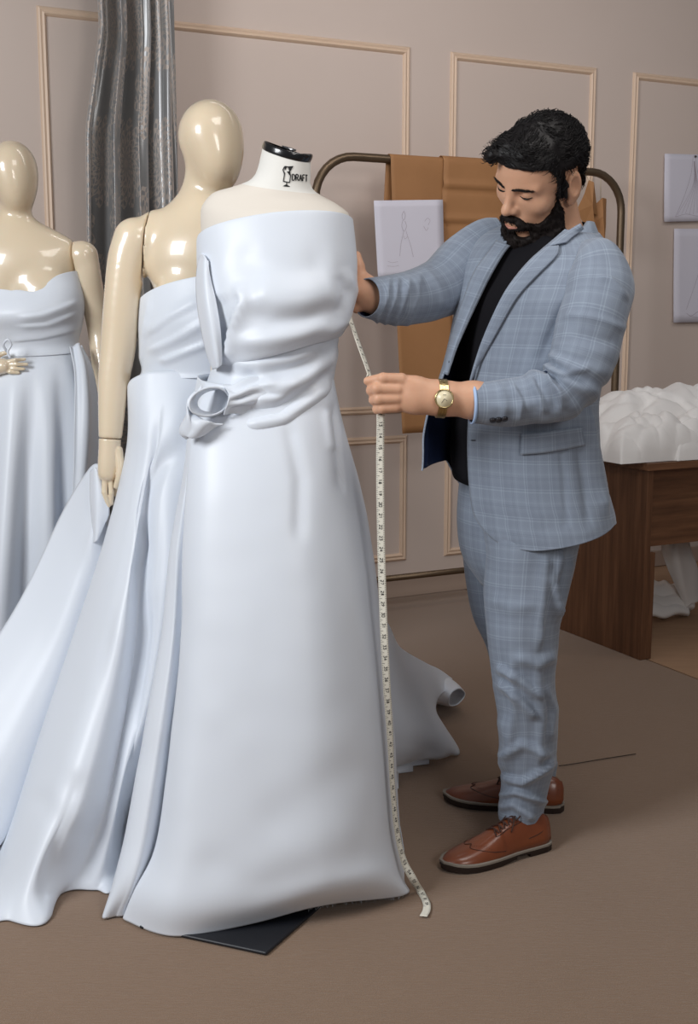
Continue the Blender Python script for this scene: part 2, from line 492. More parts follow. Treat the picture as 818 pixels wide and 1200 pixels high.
tube('frame', [W(s, z, rn) for s, z in pts], .0175, M['bronze'], rack, 14)
tube('lower_bar', [W(sL, zB, rn), W(sR, zB, rn)], .014, M['bronze'], rack, 12)
for s in (sL, sR):
    tube('foot', [W(s, .045, rn - .2), W(s, .045, rn + .2)], .016, M['bronze'], rack, 12)
    for e in (-.18, .18):
        tube('caster', [W(s - .012, .022, rn + e), W(s + .012, .022, rn + e)], .022, M['bronze'], rack, 14)

# ================================================================== KRAFT PAPER PATTERNS ON THE RACK
b = NB('kraft_paper'); b.set(Roughness=.7); co = b.coord()
b.l(b.mix(b.noise(co, 5, 4), srgb(150, 106, 66), srgb(172, 124, 80)), b.b.inputs['Base Color']); b.bump(b.noise(co, 40, 3), .08, .002); M['kraft'] = b.m
def over_bar(name, xl, xr, z_front, z_back, label, n_off=0, folds=(), skew=0.0, wave=.006, group=None):
    """paper draped over the top tube: a front leaf and a shorter back leaf"""
    s0, _ = WP(xl, 200, rn); s1, _ = WP(xr, 200, rn)
    r = .020 + n_off; rows = []
    for z in np.linspace(z_back, zT, 10): rows.append((z, -r))
    for a in np.linspace(0, math.pi, 7)[1:-1]: rows.append((zT + r * math.sin(a), -r * math.cos(a)))
    for z in np.linspace(zT, z_front, 34): rows.append((z, r))
    g = np.zeros((len(rows), 14, 3))
    for i, (z, n) in enumerate(rows):
        for j in range(14):
            u = j / 13; hang = max(0, zT - z)
            nn = n + (wave * math.sin(5 * u + 3 * z) * min(1, hang * 4) if n > 0 else -wave * math.sin(4 * u) * min(1, hang * 4))
            if n > 0:
                for zf, h in folds: nn += h * math.exp(-((z - zf) / .014) ** 2)
            g[i, j] = W(s0 + (s1 - s0) * u + skew * hang * (1 if n > 0 else -1), z, rn + nn)
    o = grid_mesh(name, g, M['kraft'], thick=.0012); tag(o, label, 'paper pattern', group); return o
zz = lambda y, x=500: WP(x, y, rn)[1]
over_bar('kraft_paper_pattern', 455, 521, zz(506), zz(240), 'long brown kraft paper pattern over the rack, reaching below the sleeve', 0, [(zz(463), .008)], skew=.055)
over_bar('kraft_paper_pattern', 516, 606, zz(300), zz(330), 'wide brown kraft paper pattern with crosswise folds beside the face', .007, [(zz(216), .010), (zz(222), -.006), (zz(256), .010), (zz(262), -.006)], skew=-.02)
# two small pieces hanging from a thread at the right end
def hung_piece(outline, n, label, hook):
    v = [W(*WP(x, y, n), n) for x, y in outline]; c_ = np.mean(v, 0)
    t = thing('hanging_paper_pattern', label, 'paper pattern', W(*WP(hook[0], hook[1], n), n))
    k = len(v); vv = []; 
    for i, p in enumerate(v): vv.append(p + WN * .012 * math.sin(i * 1.7))
    vv.append(c_ + WN * .02)
    o = mesh('paper', vv, [(i, (i + 1) % k, k) for i in range(k)], M['kraft'], t, smooth=False); mod_solid(o, .002)
    top = W(WP(hook[0], hook[1], n)[0], zT - .016, rn)
    tube('thread', [top, W(*WP(hook[0], hook[1] + 3, n), n)], .0016, M['thread'], t, 5)
M['thread'] = simple('thread', srgb(190, 176, 150), .7)
hung_piece([(690, 211), (694, 214), (699, 236), (702, 252), (694, 250), (696, 268), (686, 262), (676, 248), (683, 228)], rn + .03, 'pale tan paper pattern piece hung on a thread beside the collar', (691, 209))
hung_piece([(697, 240), (704, 232), (711, 233), (712, 244), (709, 262), (707, 284), (698, 276), (692, 262)], rn + .005, 'dark brown paper pattern piece hung just right of the tan one', (704, 231))

# ================================================================== SKETCH SHEETS
M['paper'] = simple('white_paper', srgb(216, 214, 226), .7, bump=(30, .05, .001))
M['pencil'] = simple('pencil_line', srgb(172, 163, 174), .8)
M['pin'] = simple('pin_metal', srgb(90, 84, 78), .35, .8)
def sketch_sheet(corners, n, label, strokes, curl=.006, pins=()):
    """corners in order tl, tr, br, bl (pixels); strokes are polylines in sheet uv"""
    c4 = [np.array(WP(x, y, n)) for x, y in corners]
    def at(u, v, dn=0.0):
        p = (c4[0] * (1 - u) + c4[1] * u) * (1 - v) + (c4[3] * (1 - u) + c4[2] * u) * v
        return W(p[0], p[1], n + dn + curl * (v ** 2) + .5 * curl * math.sin(3 * u + 1) * v)
    t = thing('sketch_sheet', label, 'paper', at(.5, .5))
    g = np.array([[at(u, v) for u in np.linspace(0, 1, 10)] for v in np.linspace(0, 1, 12)])
    grid_mesh('sheet', g, M['paper'], t, thick=.0006)
    bag = Bag()
    for w_, pl in strokes:
        q = catmull(np.array(pl), 4 * len(pl)); pt = np.array([at(u, v, .0012) for u, v in q])
        d = np.gradient(pt, axis=0); d /= np.linalg.norm(d, axis=1, keepdims=True) + 1e-9; sd = np.cross(d, WN) * w_
        bag.add(np.concatenate([pt - sd, pt + sd]), [(i, i + 1, len(pt) + i + 1, len(pt) + i) for i in range(len(pt) - 1)])
    bag.make('pencil_drawing', M['pencil'], t)
    for u, v in pins:
        p = at(u, v); tube('pin', [p, p + WN * .008], .005, M['pin'], t, 10)
rs = random.Random(5)
figs = [(.0008, [(.42, .14), (.39, .2), (.41, .26), (.44, .2), (.42, .14)]), (.0008, [(.4, .26), (.38, .33), (.41, .4), (.45, .34), (.43, .27)]),
        (.0007, [(.41, .4), (.36, .55), (.33, .72)]), (.0007, [(.44, .4), (.5, .6), (.53, .74)]), (.0007, [(.72, .28), (.76, .24), (.8, .27), (.77, .33)]),
        (.0007, [(.7, .34), (.74, .4), (.77, .36)]), (.0006, [(.15, .78), (.22, .8), (.3, .79)]), (.0006, [(.14, .84), (.24, .85), (.31, .84)]), (.0006, [(.4, .46), (.42, .5), (.46, .47)])]
sketch_sheet([(438, 235), (519, 234), (521, 322), (442, 327)], rn + .045, 'white sketch sheet clipped to the rack in front of brown paper', figs)
gown = [(.0009, [(.80, .02), (.74, .3), (.55, .62), (.30, .93)]), (.0009, [(.86, .02), (.95, .3), (1.15, .6), (1.3, .92)])]
for k in range(8):
    e = .36 + .11 * k; gown.append((.0007, [(.82 + .004 * k, .10), (.80 + .02 * k, .45), (e, .90 - .01 * (k % 3))]))
gown.append((.0008, [(.30, .93), (.6, .89), (.9, .92), (1.3, .92)]))
gown = [(w_, [(u * .62, v) for u, v in pl]) for w_, pl in gown]
sketch_sheet([(779, 180), (845, 182), (845, 259), (777, 260)], .012, 'upper sketch sheet pinned to the wall, pencil gown with long pleats', gown, pins=[(.53, .03)])
g2 = [(.0008, [(.5, .08), (.46, .2), (.5, .3), (.56, .2), (.5, .08)]), (.0008, [(.46, .3), (.36, .55), (.2, .86)]), (.0008, [(.56, .3), (.72, .6), (.86, .88)]),
      (.0010, [(.2, .9), (.28, .93), (.42, .88), (.6, .92), (.86, .89)]), (.0007, [(.24, .93), (.4, .95), (.6, .93)]), (.0007, [(.5, .35), (.45, .6), (.42, .85)]), (.0007, [(.53, .35), (.56, .6), (.6, .86)])]
sketch_sheet([(790, 268), (862, 268), (860, 377), (788, 378)], .012, 'lower sketch sheet on the wall above the cloth heap, trailing hem drawn', g2)

# ================================================================== WHITE CLOTH ON AND UNDER THE DESK
b = NB('white_satin'); b.set(Base_Color=srgb(223, 229, 238), Roughness=.42, Sheen_Weight=.25, Sheen_Roughness=.4)
b.b.inputs['Specular IOR Level'].default_value = .42
b.b.inputs['Subsurface Weight'].default_value = .08; b.b.inputs['Subsurface Radius'].default_value = (.01, .01, .012)
uv = b.coord('UV'); wv = b.noise(b.mapping(uv, (900, 160, 1)), 1.0, 2)
b.bump(wv, .05, .0006); M['satin'] = b.m
b = NB('white_crepe'); b.set(Base_Color=srgb(232, 230, 228), Roughness=.7, Sheen_Weight=.3); M['crepe'] = b.m

heap = thing('cloth_heap', 'crumpled heap of white cloth lying on top of the walnut desk', 'cloth', W(d_s + .5, d_h, d_n - .25))
def heap_piece(s0, s1, n0, n1, hfun, seed, folds, z0=None):
    """a crumpled cloth lying on the table: closed mound, soft folds, edges tucked under"""
    nr, nc = 54, 90; z0 = d_h if z0 is None else z0
    g = np.zeros((nr, nc, 3))
    for i in range(nr):
        for j in range(nc):
            u, v = j / (nc - 1), i / (nr - 1)
            g[i, j] = (s0 + (s1 - s0) * u, n0 + (n1 - n0) * v, 0)
    U, V = np.meshgrid(np.linspace(0, 1, nc), np.linspace(0, 1, nr))
    edge = np.clip(np.minimum(np.minimum(U * (s1 - s0), (1 - U) * (s1 - s0)), np.minimum(V * abs(n1 - n0), (1 - V) * abs(n1 - n0))) / .06, 0, 1)
    edge = np.sqrt(1 - (1 - edge) ** 2)
    q = np.stack([g[..., 0], g[..., 1], np.zeros_like(U)], -1)
    w1 = noise3(q, 5, seed); w2 = noise3(q, 9, seed + 3)
    rid = 0
    for (ax, ay, fr, ph, am) in folds:
        rid = rid + am * (np.sin((ax * g[..., 0] + ay * g[..., 1]) * fr * .55 + 2.2 * w1 + ph) ** 2 + 1e-4) ** .42
    cr = np.abs(noise3(q + .05 * np.stack([w2, w1, w1], -1), 16, seed + 6)); h = hfun(U, V) * edge + (rid * .8 + .012 * w2 + .030 * np.sqrt(cr + .004) - .012) * edge
    g[..., 0] += .03 * w1 * edge; g[..., 1] += .02 * w2 * edge
    z = z0 + .002 + np.maximum(h, 0)
    out = WO + g[..., 0:1] * WD + g[..., 1:2] * WN + z[..., None] * UP
    o = grid_mesh('fold', out, M['crepe'], heap); return o
hp = lambda u, k: np.interp(u, *k)
heap_piece(d_s - .16, d_s + 1.1, d_n - .62, d_n - .12, lambda U, V: np.interp(U, [0, .1, .25, .45, 1], [.07, .12, .20, .22, .20]) * np.sin(np.pi * np.clip(V, 0, 1)) ** .6, 1, [(1, .5, 22, 0, .035), (.4, 1, 30, 1, .02)])
heap_piece(d_s - .15, d_s + .30, d_n - .30, d_n - .005, lambda U, V: .06 + .07 * np.sin(np.pi * U) * np.sin(np.pi * V), 4, [(.8, 1, 38, 0, .03), (1, -.6, 26, 2, .02)])
heap_piece(d_s + .10, d_s + .62, d_n - .26, d_n + .012, lambda U, V: .07 + .08 * np.sin(np.pi * U) * np.sin(np.pi * V), 8, [(1, .9, 34, .5, .03), (-.5, 1, 40, 0, .018)])
heap_piece(d_s + .45, d_s + 1.1, d_n - .3, d_n + .0, lambda U, V: .08 + .09 * np.sin(np.pi * U) * np.sin(np.pi * V), 12, [(1, .7, 30, .9, .03)])

under = thing('fallen_cloth', 'white cloth hanging down and piled on the floor under the desk', 'cloth', W(d_s + .2, 0, d_n - .35))
nq = float((G(785, 723) - WO) @ WN)
def UW(x, y, dn=0.0): return W(*WP(x, y, nq + dn), nq + dn)
def ulist(l): return [[UW(*p) for p in r] for r in l]
zq = lambda r: r
sheet('hanging_strip', ulist([[(774, 600, -.1), (790, 600, -.1), (806, 600, -.12)], [(774, 640, -.06), (792, 640, 0), (808, 640, -.05)], [(782, 665, 0), (800, 668, .04), (815, 662, 0)], [(793, 690, .03), (806, 690, .06), (819, 682, .02)], [(803, 712, .04), (812, 708, .06), (822, 700, .02)]]), 40, 24, M['crepe'], under, thick=.003,
      disp=lambda U, V, g: .006 * np.sin(9 * U + 4 * V))
for k, (y0, y1, x1, dn) in enumerate([(706, 722, 806, .04), (697, 714, 812, .02), (686, 704, 800, -.01)]):
    fl_ = [[UW(742, y0 - 8, dn - .10), UW(770, y0 - 6, dn - .10), UW(x1 - 10, y0 - 2, dn - .09)], [UW(742, y0, dn - .02), UW(768, y0, dn), UW(x1, y0 + 4, dn)], [UW(742, y1 - 4, dn + .02), UW(768, y1, dn + .03), UW(x1 + 2, y1 - 4, dn + .02)], [UW(742, y1, dn - .05), UW(768, y1 + 1, dn - .04), UW(x1 - 3, y1, dn - .05)]]
    g = grid_resample(fl_, 22, 40)
    g[..., 2] = np.maximum(g[..., 2] + .006 * np.sin(np.linspace(0, 17, 40) + k)[None], .004)
    grid_mesh('fold', g, M['crepe'], under, thick=.003)
# thin dark cable on the carpet
cp = [G(x, y) + UP * .004 for x, y in ((655, 899), (670, 897), (700, 892), (725, 888), (745, 885))]
tag(tube('cable', catmull(np.array(cp), 24), .0014, simple('cable_black', srgb(52, 42, 36), .6), None, 6), 'thin dark cable lying on the carpet behind the far shoe', 'cable')
# ================================================================== TAILOR'S DRESS FORM
FY = 2.72
def ring_px(xl, yl, xr, yr, ymid, bdepth, n=64, Y=FY, yback=None, pw=1.0, bback=None):
    """closed ring whose outline, measured on the photo, runs from (xl,yl) to (xr,yr); ymid = height at the front"""
    ph = np.linspace(0, 2 * math.pi, n, endpoint=False); out = []
    ybk = ymid if yback is None else yback; bb = bdepth if bback is None else bback
    for a in ph:
        c, s = math.cos(a), math.sin(a)
        cc = math.copysign(abs(c) ** pw, c); ss = math.copysign(abs(s) ** pw, s)
        px = (xl + xr) / 2 - (xr - xl) / 2 * cc
        base = (yl + yr) / 2 - (yr - yl) / 2 * -cc if False else (yl + yr) / 2 - (yl - yr) / 2 * -cc
        base = yl + (yr - yl) * (1 - cc) / 2
        ym = (yl + yr) / 2
        py = base + ((ymid - ym) if s > 0 else (ybk - ym)) * abs(ss)
        out.append(P(px, py, Y - (bdepth if s > 0 else bb) * ss))
    return np.array(out)
def loft_rings(name, rings, nr, mat, parent=None, closed=True, cap=(False, False), disp=None, thick=0, uv=True):
    R = np.stack(rings); g = np.stack([catmull(R[:, j], nr) for j in range(R.shape[1])], 1)
    if disp is not None:
        n = grid_normals(g, True)
        cen = g.mean(1, keepdims=True); n *= np.sign(((g - cen) * n).sum(2).mean()); 
        g = g + n * disp(g)[..., None]
    return grid_mesh(name, g, mat, parent, closed, uv, thick, 0.0, cap)
def px_of(g):
    y = g[..., 1]; z = g[..., 2] - CAM_Z
    f = y * _ct - z * _st; u = y * _st + z * _ct
    return CX + F_PX * g[..., 0] / f, CY - F_PX * u / f
def line_dist(x, y, pl):
    """signed distance (px) to a polyline, + on its right-hand side in the picture, and the parameter along it"""
    best = np.full(x.shape, 1e9); sg = np.zeros(x.shape); tt = np.zeros(x.shape)
    pl = np.asarray(pl, float); L = np.concatenate([[0], np.cumsum(np.linalg.norm(np.diff(pl, axis=0), axis=1))])
    for k in range(len(pl) - 1):
        a, b_ = pl[k], pl[k + 1]; d = b_ - a; l2 = d @ d
        t = np.clip(((x - a[0]) * d[0] + (y - a[1]) * d[1]) / l2, 0, 1)
        ex, ey = x - a[0] - t * d[0], y - a[1] - t * d[1]; r = np.hypot(ex, ey)
        m = r < best; best = np.where(m, r, best); sg = np.where(m, np.sign(d[0] * ey - d[1] * ex), sg); tt = np.where(m, (L[k] + t * (L[k + 1] - L[k])) / L[-1], tt)
    return best * np.where(sg == 0, 1, sg), tt
def crease(g, pl, w, h, side=0, front=True, fade=.15):
    """height change for a fold whose crest follows pl; side=+1/-1 makes it a step that falls off sharply on one side"""
    x, y = px_of(g); d, t = line_dist(x, y, pl)
    f = np.clip(np.minimum(t, 1 - t) / fade, 0, 1) if fade else 1.0
    e = np.where(d * side < 0, np.exp(-(d / (w * .28)) ** 2), np.exp(-(d / w) ** 2)) if side else np.exp(-(d / w) ** 2)
    fr = (g[..., 1] < FY + .03) if front else True
    return h * e * f * fr

M['jersey'] = simple('form_jersey', srgb(225, 217, 206), .85, bump=(700, .15, .0008))
M['neck_cloth'] = simple('form_neck_cloth', srgb(232, 230, 224), .7)
M['black'] = simple('black_lacquer', srgb(22, 22, 24), .25, coat=.6)
M['blackm'] = simple('black_metal', srgb(26, 28, 34), .45, bump=(300, .05, .0005))
M['steel'] = simple('steel', srgb(170, 172, 176), .25, 1.0)
M['ink'] = simple('black_print', srgb(18, 18, 20), .7)
base_c = G(318, 1010); base_c[2] = 0
form = thing('dress_form', 'tailor dress form with a black neck cap and printed neck, wearing the pinned gown', 'dress form', base_c)
# body: torso and neck in one continuous loft
rings = [ring_px(232, 480, 388, 470, 478, .10), ring_px(246, 440, 390, 432, 438, .095), ring_px(244, 405, 396, 395, 405, .105), ring_px(238, 350, 409, 340, 345, .125),
         ring_px(238, 310, 410, 300, 305, .118), ring_px(236, 275, 410, 265, 262, .098), ring_px(235, 255, 409, 252, 248, .086), ring_px(237, 241, 404, 246, 241, .072),
         ring_px(250, 226, 393, 238, 233, .060), ring_px(272, 219, 380, 231, 226, .055), ring_px(289, 213, 369, 224, 221, .053), ring_px(297, 207, 364, 216, 213, .052), ring_px(302, 197, 364, 206, 203, .051), ring_px(308, 172, 364, 188, 184, .050)]
torso = loft_rings('torso', rings, 90, [M['jersey'], M['neck_cloth']], form, cap=(True, True))
for p_ in list(torso.data.polygons)[66 * 64:89 * 64]: p_.material_index = 1      # the neck is covered in whiter cloth
# cap: black lid, tilted with the neck
nk = ring_px(308, 172, 364, 188, 184, .050, n=48); nc_ = nk.mean(0)
nrm = unit(np.cross(nk[12] - nc_, nk[0] - nc_)); nrm = nrm if nrm[2] > 0 else -nrm
def lid(scale_h):
    return [nc_ + (nk - nc_) * s + nrm * h for s, h in scale_h]
loft_rings('neck_cap', lid([(1.015, -.003), (1.03, 0), (1.035, .004), (1.03, .010), (1.0, .0135), (.96, .014)]), 24, M['black'], form, cap=(True, True))
bag = Bag(); 
for s, h in ((.55, .0142),):
    r1 = nc_ + (nk - nc_) * s * .55 + nrm * h; 
    bag.add(np.concatenate([r1 + nrm * .0, r1 + nrm * .003, r1 * .0 + nc_ + nrm * .019]), [(i, (i + 1) % 48, 48 + (i + 1) % 48, 48 + i) for i in range(48)] + [(48 + i, 48 + (i + 1) % 48, 96 + i) for i in range(48)])
bag.make('cap_screw', M['steel'], form)
# print on the neck: a small figure emblem and the word
def on_neck(px, py, lift=.0012):
    """point on the front of the neck under a pixel (ray march on the neck's ellipse rings)"""
    t = (py - 184) / (213 - 184)
    xl = 308 + (297 - 308) * t; xr = 364.0; xc, hw = (xl + xr) / 2, (xr - xl) / 2
    c = np.clip((px - xc) / hw, -.985, .985); s = math.sqrt(1 - c * c)
    b_ = .050 + .002 * t
    return P(px, py, FY - b_ * s - lift)
bag = Bag()
def pstroke(pl, w):
    for k in range(len(pl) - 1):
        a, b_ = np.array(pl[k], float), np.array(pl[k + 1], float); n_ = max(2, int(np.linalg.norm(b_ - a) / 2)); d = unit(b_ - a); s_ = np.array([-d[1], d[0]]) * w
        v = []
        for t in np.linspace(0, 1, n_):
            q = a + (b_ - a) * t; v += [on_neck(*(q + s_)), on_neck(*(q - s_))]
        bag.add(v, [(2 * i, 2 * i + 1, 2 * i + 3, 2 * i + 2) for i in range(n_ - 1)])
def ptri(a, b_, c): bag.add([on_neck(*a), on_neck(*b_), on_neck(*c)], [(0, 1, 2)])
# emblem: dress-form outline with bust wedge, waist, base
pstroke([(333.5, 195), (331.5, 199), (333.5, 204), (332, 212.5)], .55); pstroke([(332, 212.5), (339.5, 214)], .6); pstroke([(339.5, 214), (340.5, 206), (339.5, 202)], .55)
pstroke([(333.5, 195), (337, 195.5)], .7); ptri((337, 195), (344.0, 194.5), (339.6, 202)); ptri((333, 195.2), (336.5, 195.2), (334, 200)); ptri((336, 201), (340.4, 200.5), (339.8, 206)); ptri((331.8, 199), (334.2, 203), (333.0, 206))
pstroke([(336, 213.5), (335.8, 217)], .5); ptri((331, 218.2), (340, 218.8), (335.6, 215.8)); pstroke([(332.5, 217.9), (339.5, 218.5)], .5)
# letters D R A F T as strokes in a 0..1 box
LET = {'D': [[(0, 0), (0, 1)], [(0, .02), (.42, .02), (.78, .25), (.84, .5), (.78, .75), (.42, .98), (0, .98)]], 'R': [[(0, 1), (0, 0)], [(0, 0), (.6, 0), (.8, .25), (.6, .5), (0, .52)], [(.4, .52), (.85, 1)]],
       'A': [[(0, 1), (.42, 0), (.85, 1)], [(.18, .66), (.68, .66)]], 'F': [[(0, 1), (0, 0), (.75, 0)], [(0, .48), (.6, .48)]], 'T': [[(0, 0), (.85, 0)], [(.42, 0), (.42, 1)]]}
for k, ch in enumerate('DRAFT'):
    x0 = 342.6 + 4.35 * k - .09 * k * k - (.7 if k == 4 else 0); w_ = 3.8 - .20 * k; y0 = 204.0 + .28 * k; hgt = 7.3
    for pl in LET[ch]: pstroke([(x0 + w_ * u, y0 + hgt * v + .25 * u) for u, v in pl], .60)
bag.make('neck_print', M['ink'], form, smooth=False)
tube('pole', [(base_c[0], base_c[1], .01), (base_c[0], base_c[1], .93)], .016, M['steel'], form, 16)
# base plate: visible corner measured on the carpet
c0, cr, cl = G(312, 1118, .006), G(375, 1063, .006), G(228, 1100, .006)
e1 = unit(cr - c0); e2 = unit(np.array([-e1[1], e1[0], 0])); e2 = e2 if e2 @ (cl - c0) > 0 else -e2
L1 = .40; L2 = .30
print('plate angle', math.degrees(math.acos(unit(cl - c0) @ e1)))
e2 = unit(cl - c0)
pc = c0 + e1 * L1 / 2 + e2 * L2 / 2
q = [c0, c0 + e1 * L1, c0 + e1 * L1 + e2 * L2, c0 + e2 * L2]
pl_ = mesh('base_plate', [x * [1, 1, 0] + UP * .001 for x in q] + [x * [1, 1, 0] + UP * .009 for x in q], [(0, 1, 2, 3), (4, 5, 6, 7), (0, 1, 5, 4), (1, 2, 6, 5), (2, 3, 7, 6), (3, 0, 4, 7)], M['blackm'], form, smooth=False)
mod_bevel(pl_, .004, 3)

# ================================================================== WHITE GOWN ON THE FORM
gown = thing('gown', 'white satin gown pinned on the dress form, with draped bodice, waist knot and train', 'gown', base_c * [1, 1, 0] + UP * .0)
# skirt: rings through control points measured on the photo; visible front, then round the back on the floor side
def row(front, back): return [P(*p) for p in front] + [P(*p) for p in back]
def rowf(front, back): return np.array(row(front, back))
# front list: strip outer edge, strip middle, valley, panel edge, panel pts ..., right edge ; back list returns right->left behind
SK = [
 # waist
 row([(232, 440, 2.71), (234, 444, 2.68), (238, 446, 2.66), (244, 447, 2.645), (265, 450, 2.62), (300, 450, 2.61), (335, 448, 2.615), (365, 444, 2.635), (382, 441, 2.67), (391, 440, 2.71)], [(380, 438, 2.78), (340, 438, 2.81), (290, 438, 2.81), (250, 438, 2.77)]),
 row([(222, 500, 2.70), (223, 502, 2.66), (225, 503, 2.645), (227, 503, 2.615), (250, 505, 2.58), (300, 507, 2.565), (345, 506, 2.57), (377, 502, 2.60), (396, 498, 2.645), (402, 496, 2.71)], [(390, 494, 2.83), (340, 494, 2.87), (280, 494, 2.87), (235, 494, 2.80)]),
 row([(215, 560, 2.68), (218, 562, 2.635), (221, 563, 2.625), (221, 564, 2.585), (245, 567, 2.54), (300, 570, 2.52), (350, 569, 2.53), (388, 564, 2.575), (412, 560, 2.645), (419, 557, 2.72)], [(405, 553, 2.86), (350, 552, 2.91), (278, 552, 2.89), (228, 553, 2.77)]),
 row([(200, 645, 2.65), (207, 648, 2.60), (216, 650, 2.60), (216, 651, 2.55), (240, 655, 2.50), (300, 660, 2.475), (358, 659, 2.485), (404, 653, 2.545), (429, 646, 2.63), (436, 641, 2.73)], [(422, 632, 2.90), (364, 630, 2.95), (280, 630, 2.92), (222, 634, 2.76)]),
 row([(187, 750, 2.61), (200, 754, 2.55), (212, 757, 2.565), (212, 759, 2.51), (238, 766, 2.455), (300, 772, 2.43), (366, 770, 2.44), (418, 762, 2.515), (442, 752, 2.61), (449, 744, 2.74)], [(438, 730, 2.94), (376, 728, 2.99), (280, 728, 2.94), (216, 738, 2.75)]),
 row([(167, 870, 2.56), (183, 876, 2.49), (199, 882, 2.52), (200, 884, 2.465), (228, 894, 2.405), (300, 902, 2.385), (375, 896, 2.40), (432, 884, 2.485), (454, 872, 2.61), (461, 858, 2.76)], [(448, 838, 2.98), (382, 836, 3.03), (276, 836, 2.96), (204, 852, 2.74)]),
 row([(148, 975, 2.50), (166, 983, 2.43), (184, 990, 2.47), (184, 993, 2.42), (216, 1006, 2.355), (300, 1010, 2.35), (382, 1002, 2.375), (442, 985, 2.46), (462, 968, 2.59), (467, 948, 2.77)], [(452, 920, 2.99), (386, 918, 3.05), (272, 918, 2.97), (192, 945, 2.73)]),
 row([(135, 1030, 2.455), (152, 1038, 2.40), (162, 1042, 2.43), (160, 1046, 2.395), (205, 1062, 2.325), (298, 1058, 2.335), (382, 1041, 2.37), (450, 1025, 2.445), (468, 1012, 2.56), (470, 990, 2.77)], [(455, 962, 3.0), (388, 960, 3.06), (270, 960, 2.98), (186, 988, 2.72)]),
]
hem = [(123, 1069, 2.43), (136, 1074, 2.415), (147, 1074, 2.415), (149, 1081, 2.395), (205, 1103, 2.33), (298, 1082, 2.365), (382, 1060, 2.42), (473, 1049, 2.50), (474, 1030, 2.58), (472, 1010, 2.77)]
hb = [(455, 975, 3.0), (388, 974, 3.06), (270, 974, 2.98), (186, 1000, 2.72)]
SK.append([np.maximum(P(*p), [-9, -9, .004]) for p in hem] + [np.array([(x - CX) / F_PX * (Y * _ct + 1.3 * _st), Y, .004]) for x, y, Y in hb])
def skirt_disp(U, V, g):
    d = crease(g, [(335, 485), (352, 560), (350, 640)], 9, .006, 0) + crease(g, [(392, 470), (398, 520), (402, 580)], 7, .010, 1) - crease(g, [(384, 478), (392, 530)], 6, .006)
    d += crease(g, [(300, 980), (380, 920), (440, 890)], 24, .004) - crease(g, [(250, 1045), (330, 1000), (430, 965)], 24, .004)
    d += crease(g, [(225, 1000), (300, 1040), (380, 1030)], 20, .003) + .003 * noise3(g, 4.0, 2) + .0012 * noise3(g, 16, 5)
    return d
sk = sheet('skirt', SK, 150, 200, M['satin'], gown, closed=True, thick=.0015, disp=skirt_disp)
# frayed threads along the raw hem
bag = Bag(); rr = random.Random(3)
hl = catmull(np.array([P(*p) for p in hem[3:8]]), 240)
for p in hl[165:]:
    if rr.random() < .6:
        q = p + np.array([rr.uniform(-.006, .006), rr.uniform(-.010, -.002), -.004]); q[2] = max(q[2], .002)
        bag.tube([p, (p + q) / 2 + UP * .001, q], .00022, 3)
tag(bag.make('hem_fringe', M['satin'], gown), kind='stuff')

# train spreading on the carpet behind, at the right
TR = [[(425, 700, 3.0), (428, 735, 3.02), (430, 780, 3.0), (430, 830, 2.96), (430, 875, 2.92), (428, 908, 2.90)],
      [(452, 728, 3.22), (452, 752, 3.16), (454, 792, 3.1), (455, 838, 3.04), (454, 872, 3.02), (446, 902, 2.99)],
      [(468, 757, 3.42), (470, 778, 3.30), (476, 815, 3.22), (480, 850, 3.14), (477, 875, 3.12), (458, 899, 3.08)],
      [(494, 775, 3.62), (495, 795, 3.48), (496, 825, 3.34), (502, 858, 3.24), (498, 880, 3.22), (472, 894, 3.17)],
      [(515, 785, 3.78), (512, 803, 3.62), (508, 828, 3.46), (521, 862, 3.33), (517, 884, 3.28), (495, 890, 3.23)],
      [(530, 794, 3.88), (522, 808, 3.70), (511, 832, 3.50), (538, 880, 3.39), (527, 886, 3.34), (512, 889, 3.29)]]
tr = [[P(*p) for p in r] for r in TR]
g = grid_resample(tr, 60, 80); g[..., 2] = np.maximum(g[..., 2] + .006 * noise3(g, 9, 5), .006)
grid_mesh('train', g, M['satin'], gown, thick=.002)
# rolled-over end of the train: a soft tube whose mouth faces the camera's right
roll = []
for t in np.linspace(0, 1, 22):
    cx_, cy_, Yc = 535 - 34 * t, 817 - 17 * t, 3.70 + .22 * t; rx, ry = 11.5 + 4 * t - 3 * (1 - t) ** 6, 12.5 + 5 * t - 2.5 * (1 - t) ** 6
    ring = []
    for a in np.linspace(0, 2 * math.pi, 44, endpoint=False):
        k = 1.0 + .05 * math.sin(3 * a + 1) + .03 * math.sin(5 * a + 6 * t)
        ring.append(P(cx_ + rx * k * math.cos(a) + 4 * math.sin(a), cy_ - ry * k * math.sin(a), Yc + .05 * math.cos(a)))
    roll.append(ring)
g = np.array(roll); g[..., 2] = np.maximum(g[..., 2], .006)
grid_mesh('train_roll', g, M['satin'], gown, True, thick=.003)
bag = Bag()
for a, b_, w_ in (((455, 901), (503, 895), 11), ((455, 908), (484, 904), 8), ((456, 925), (467, 924), 20)):
    p0, p1 = G(a[0], a[1], .005), G(b_[0], b_[1], .005); q0, q1 = G(a[0], a[1] - w_, .02), G(b_[0], b_[1] - w_, .02)
    bag.add([p0, p1, q1, q0], [(0, 1, 2, 3)])
tag(mod_solid(bag.make('train_raw_edge', M['satin'], gown), .002), kind='stuff')

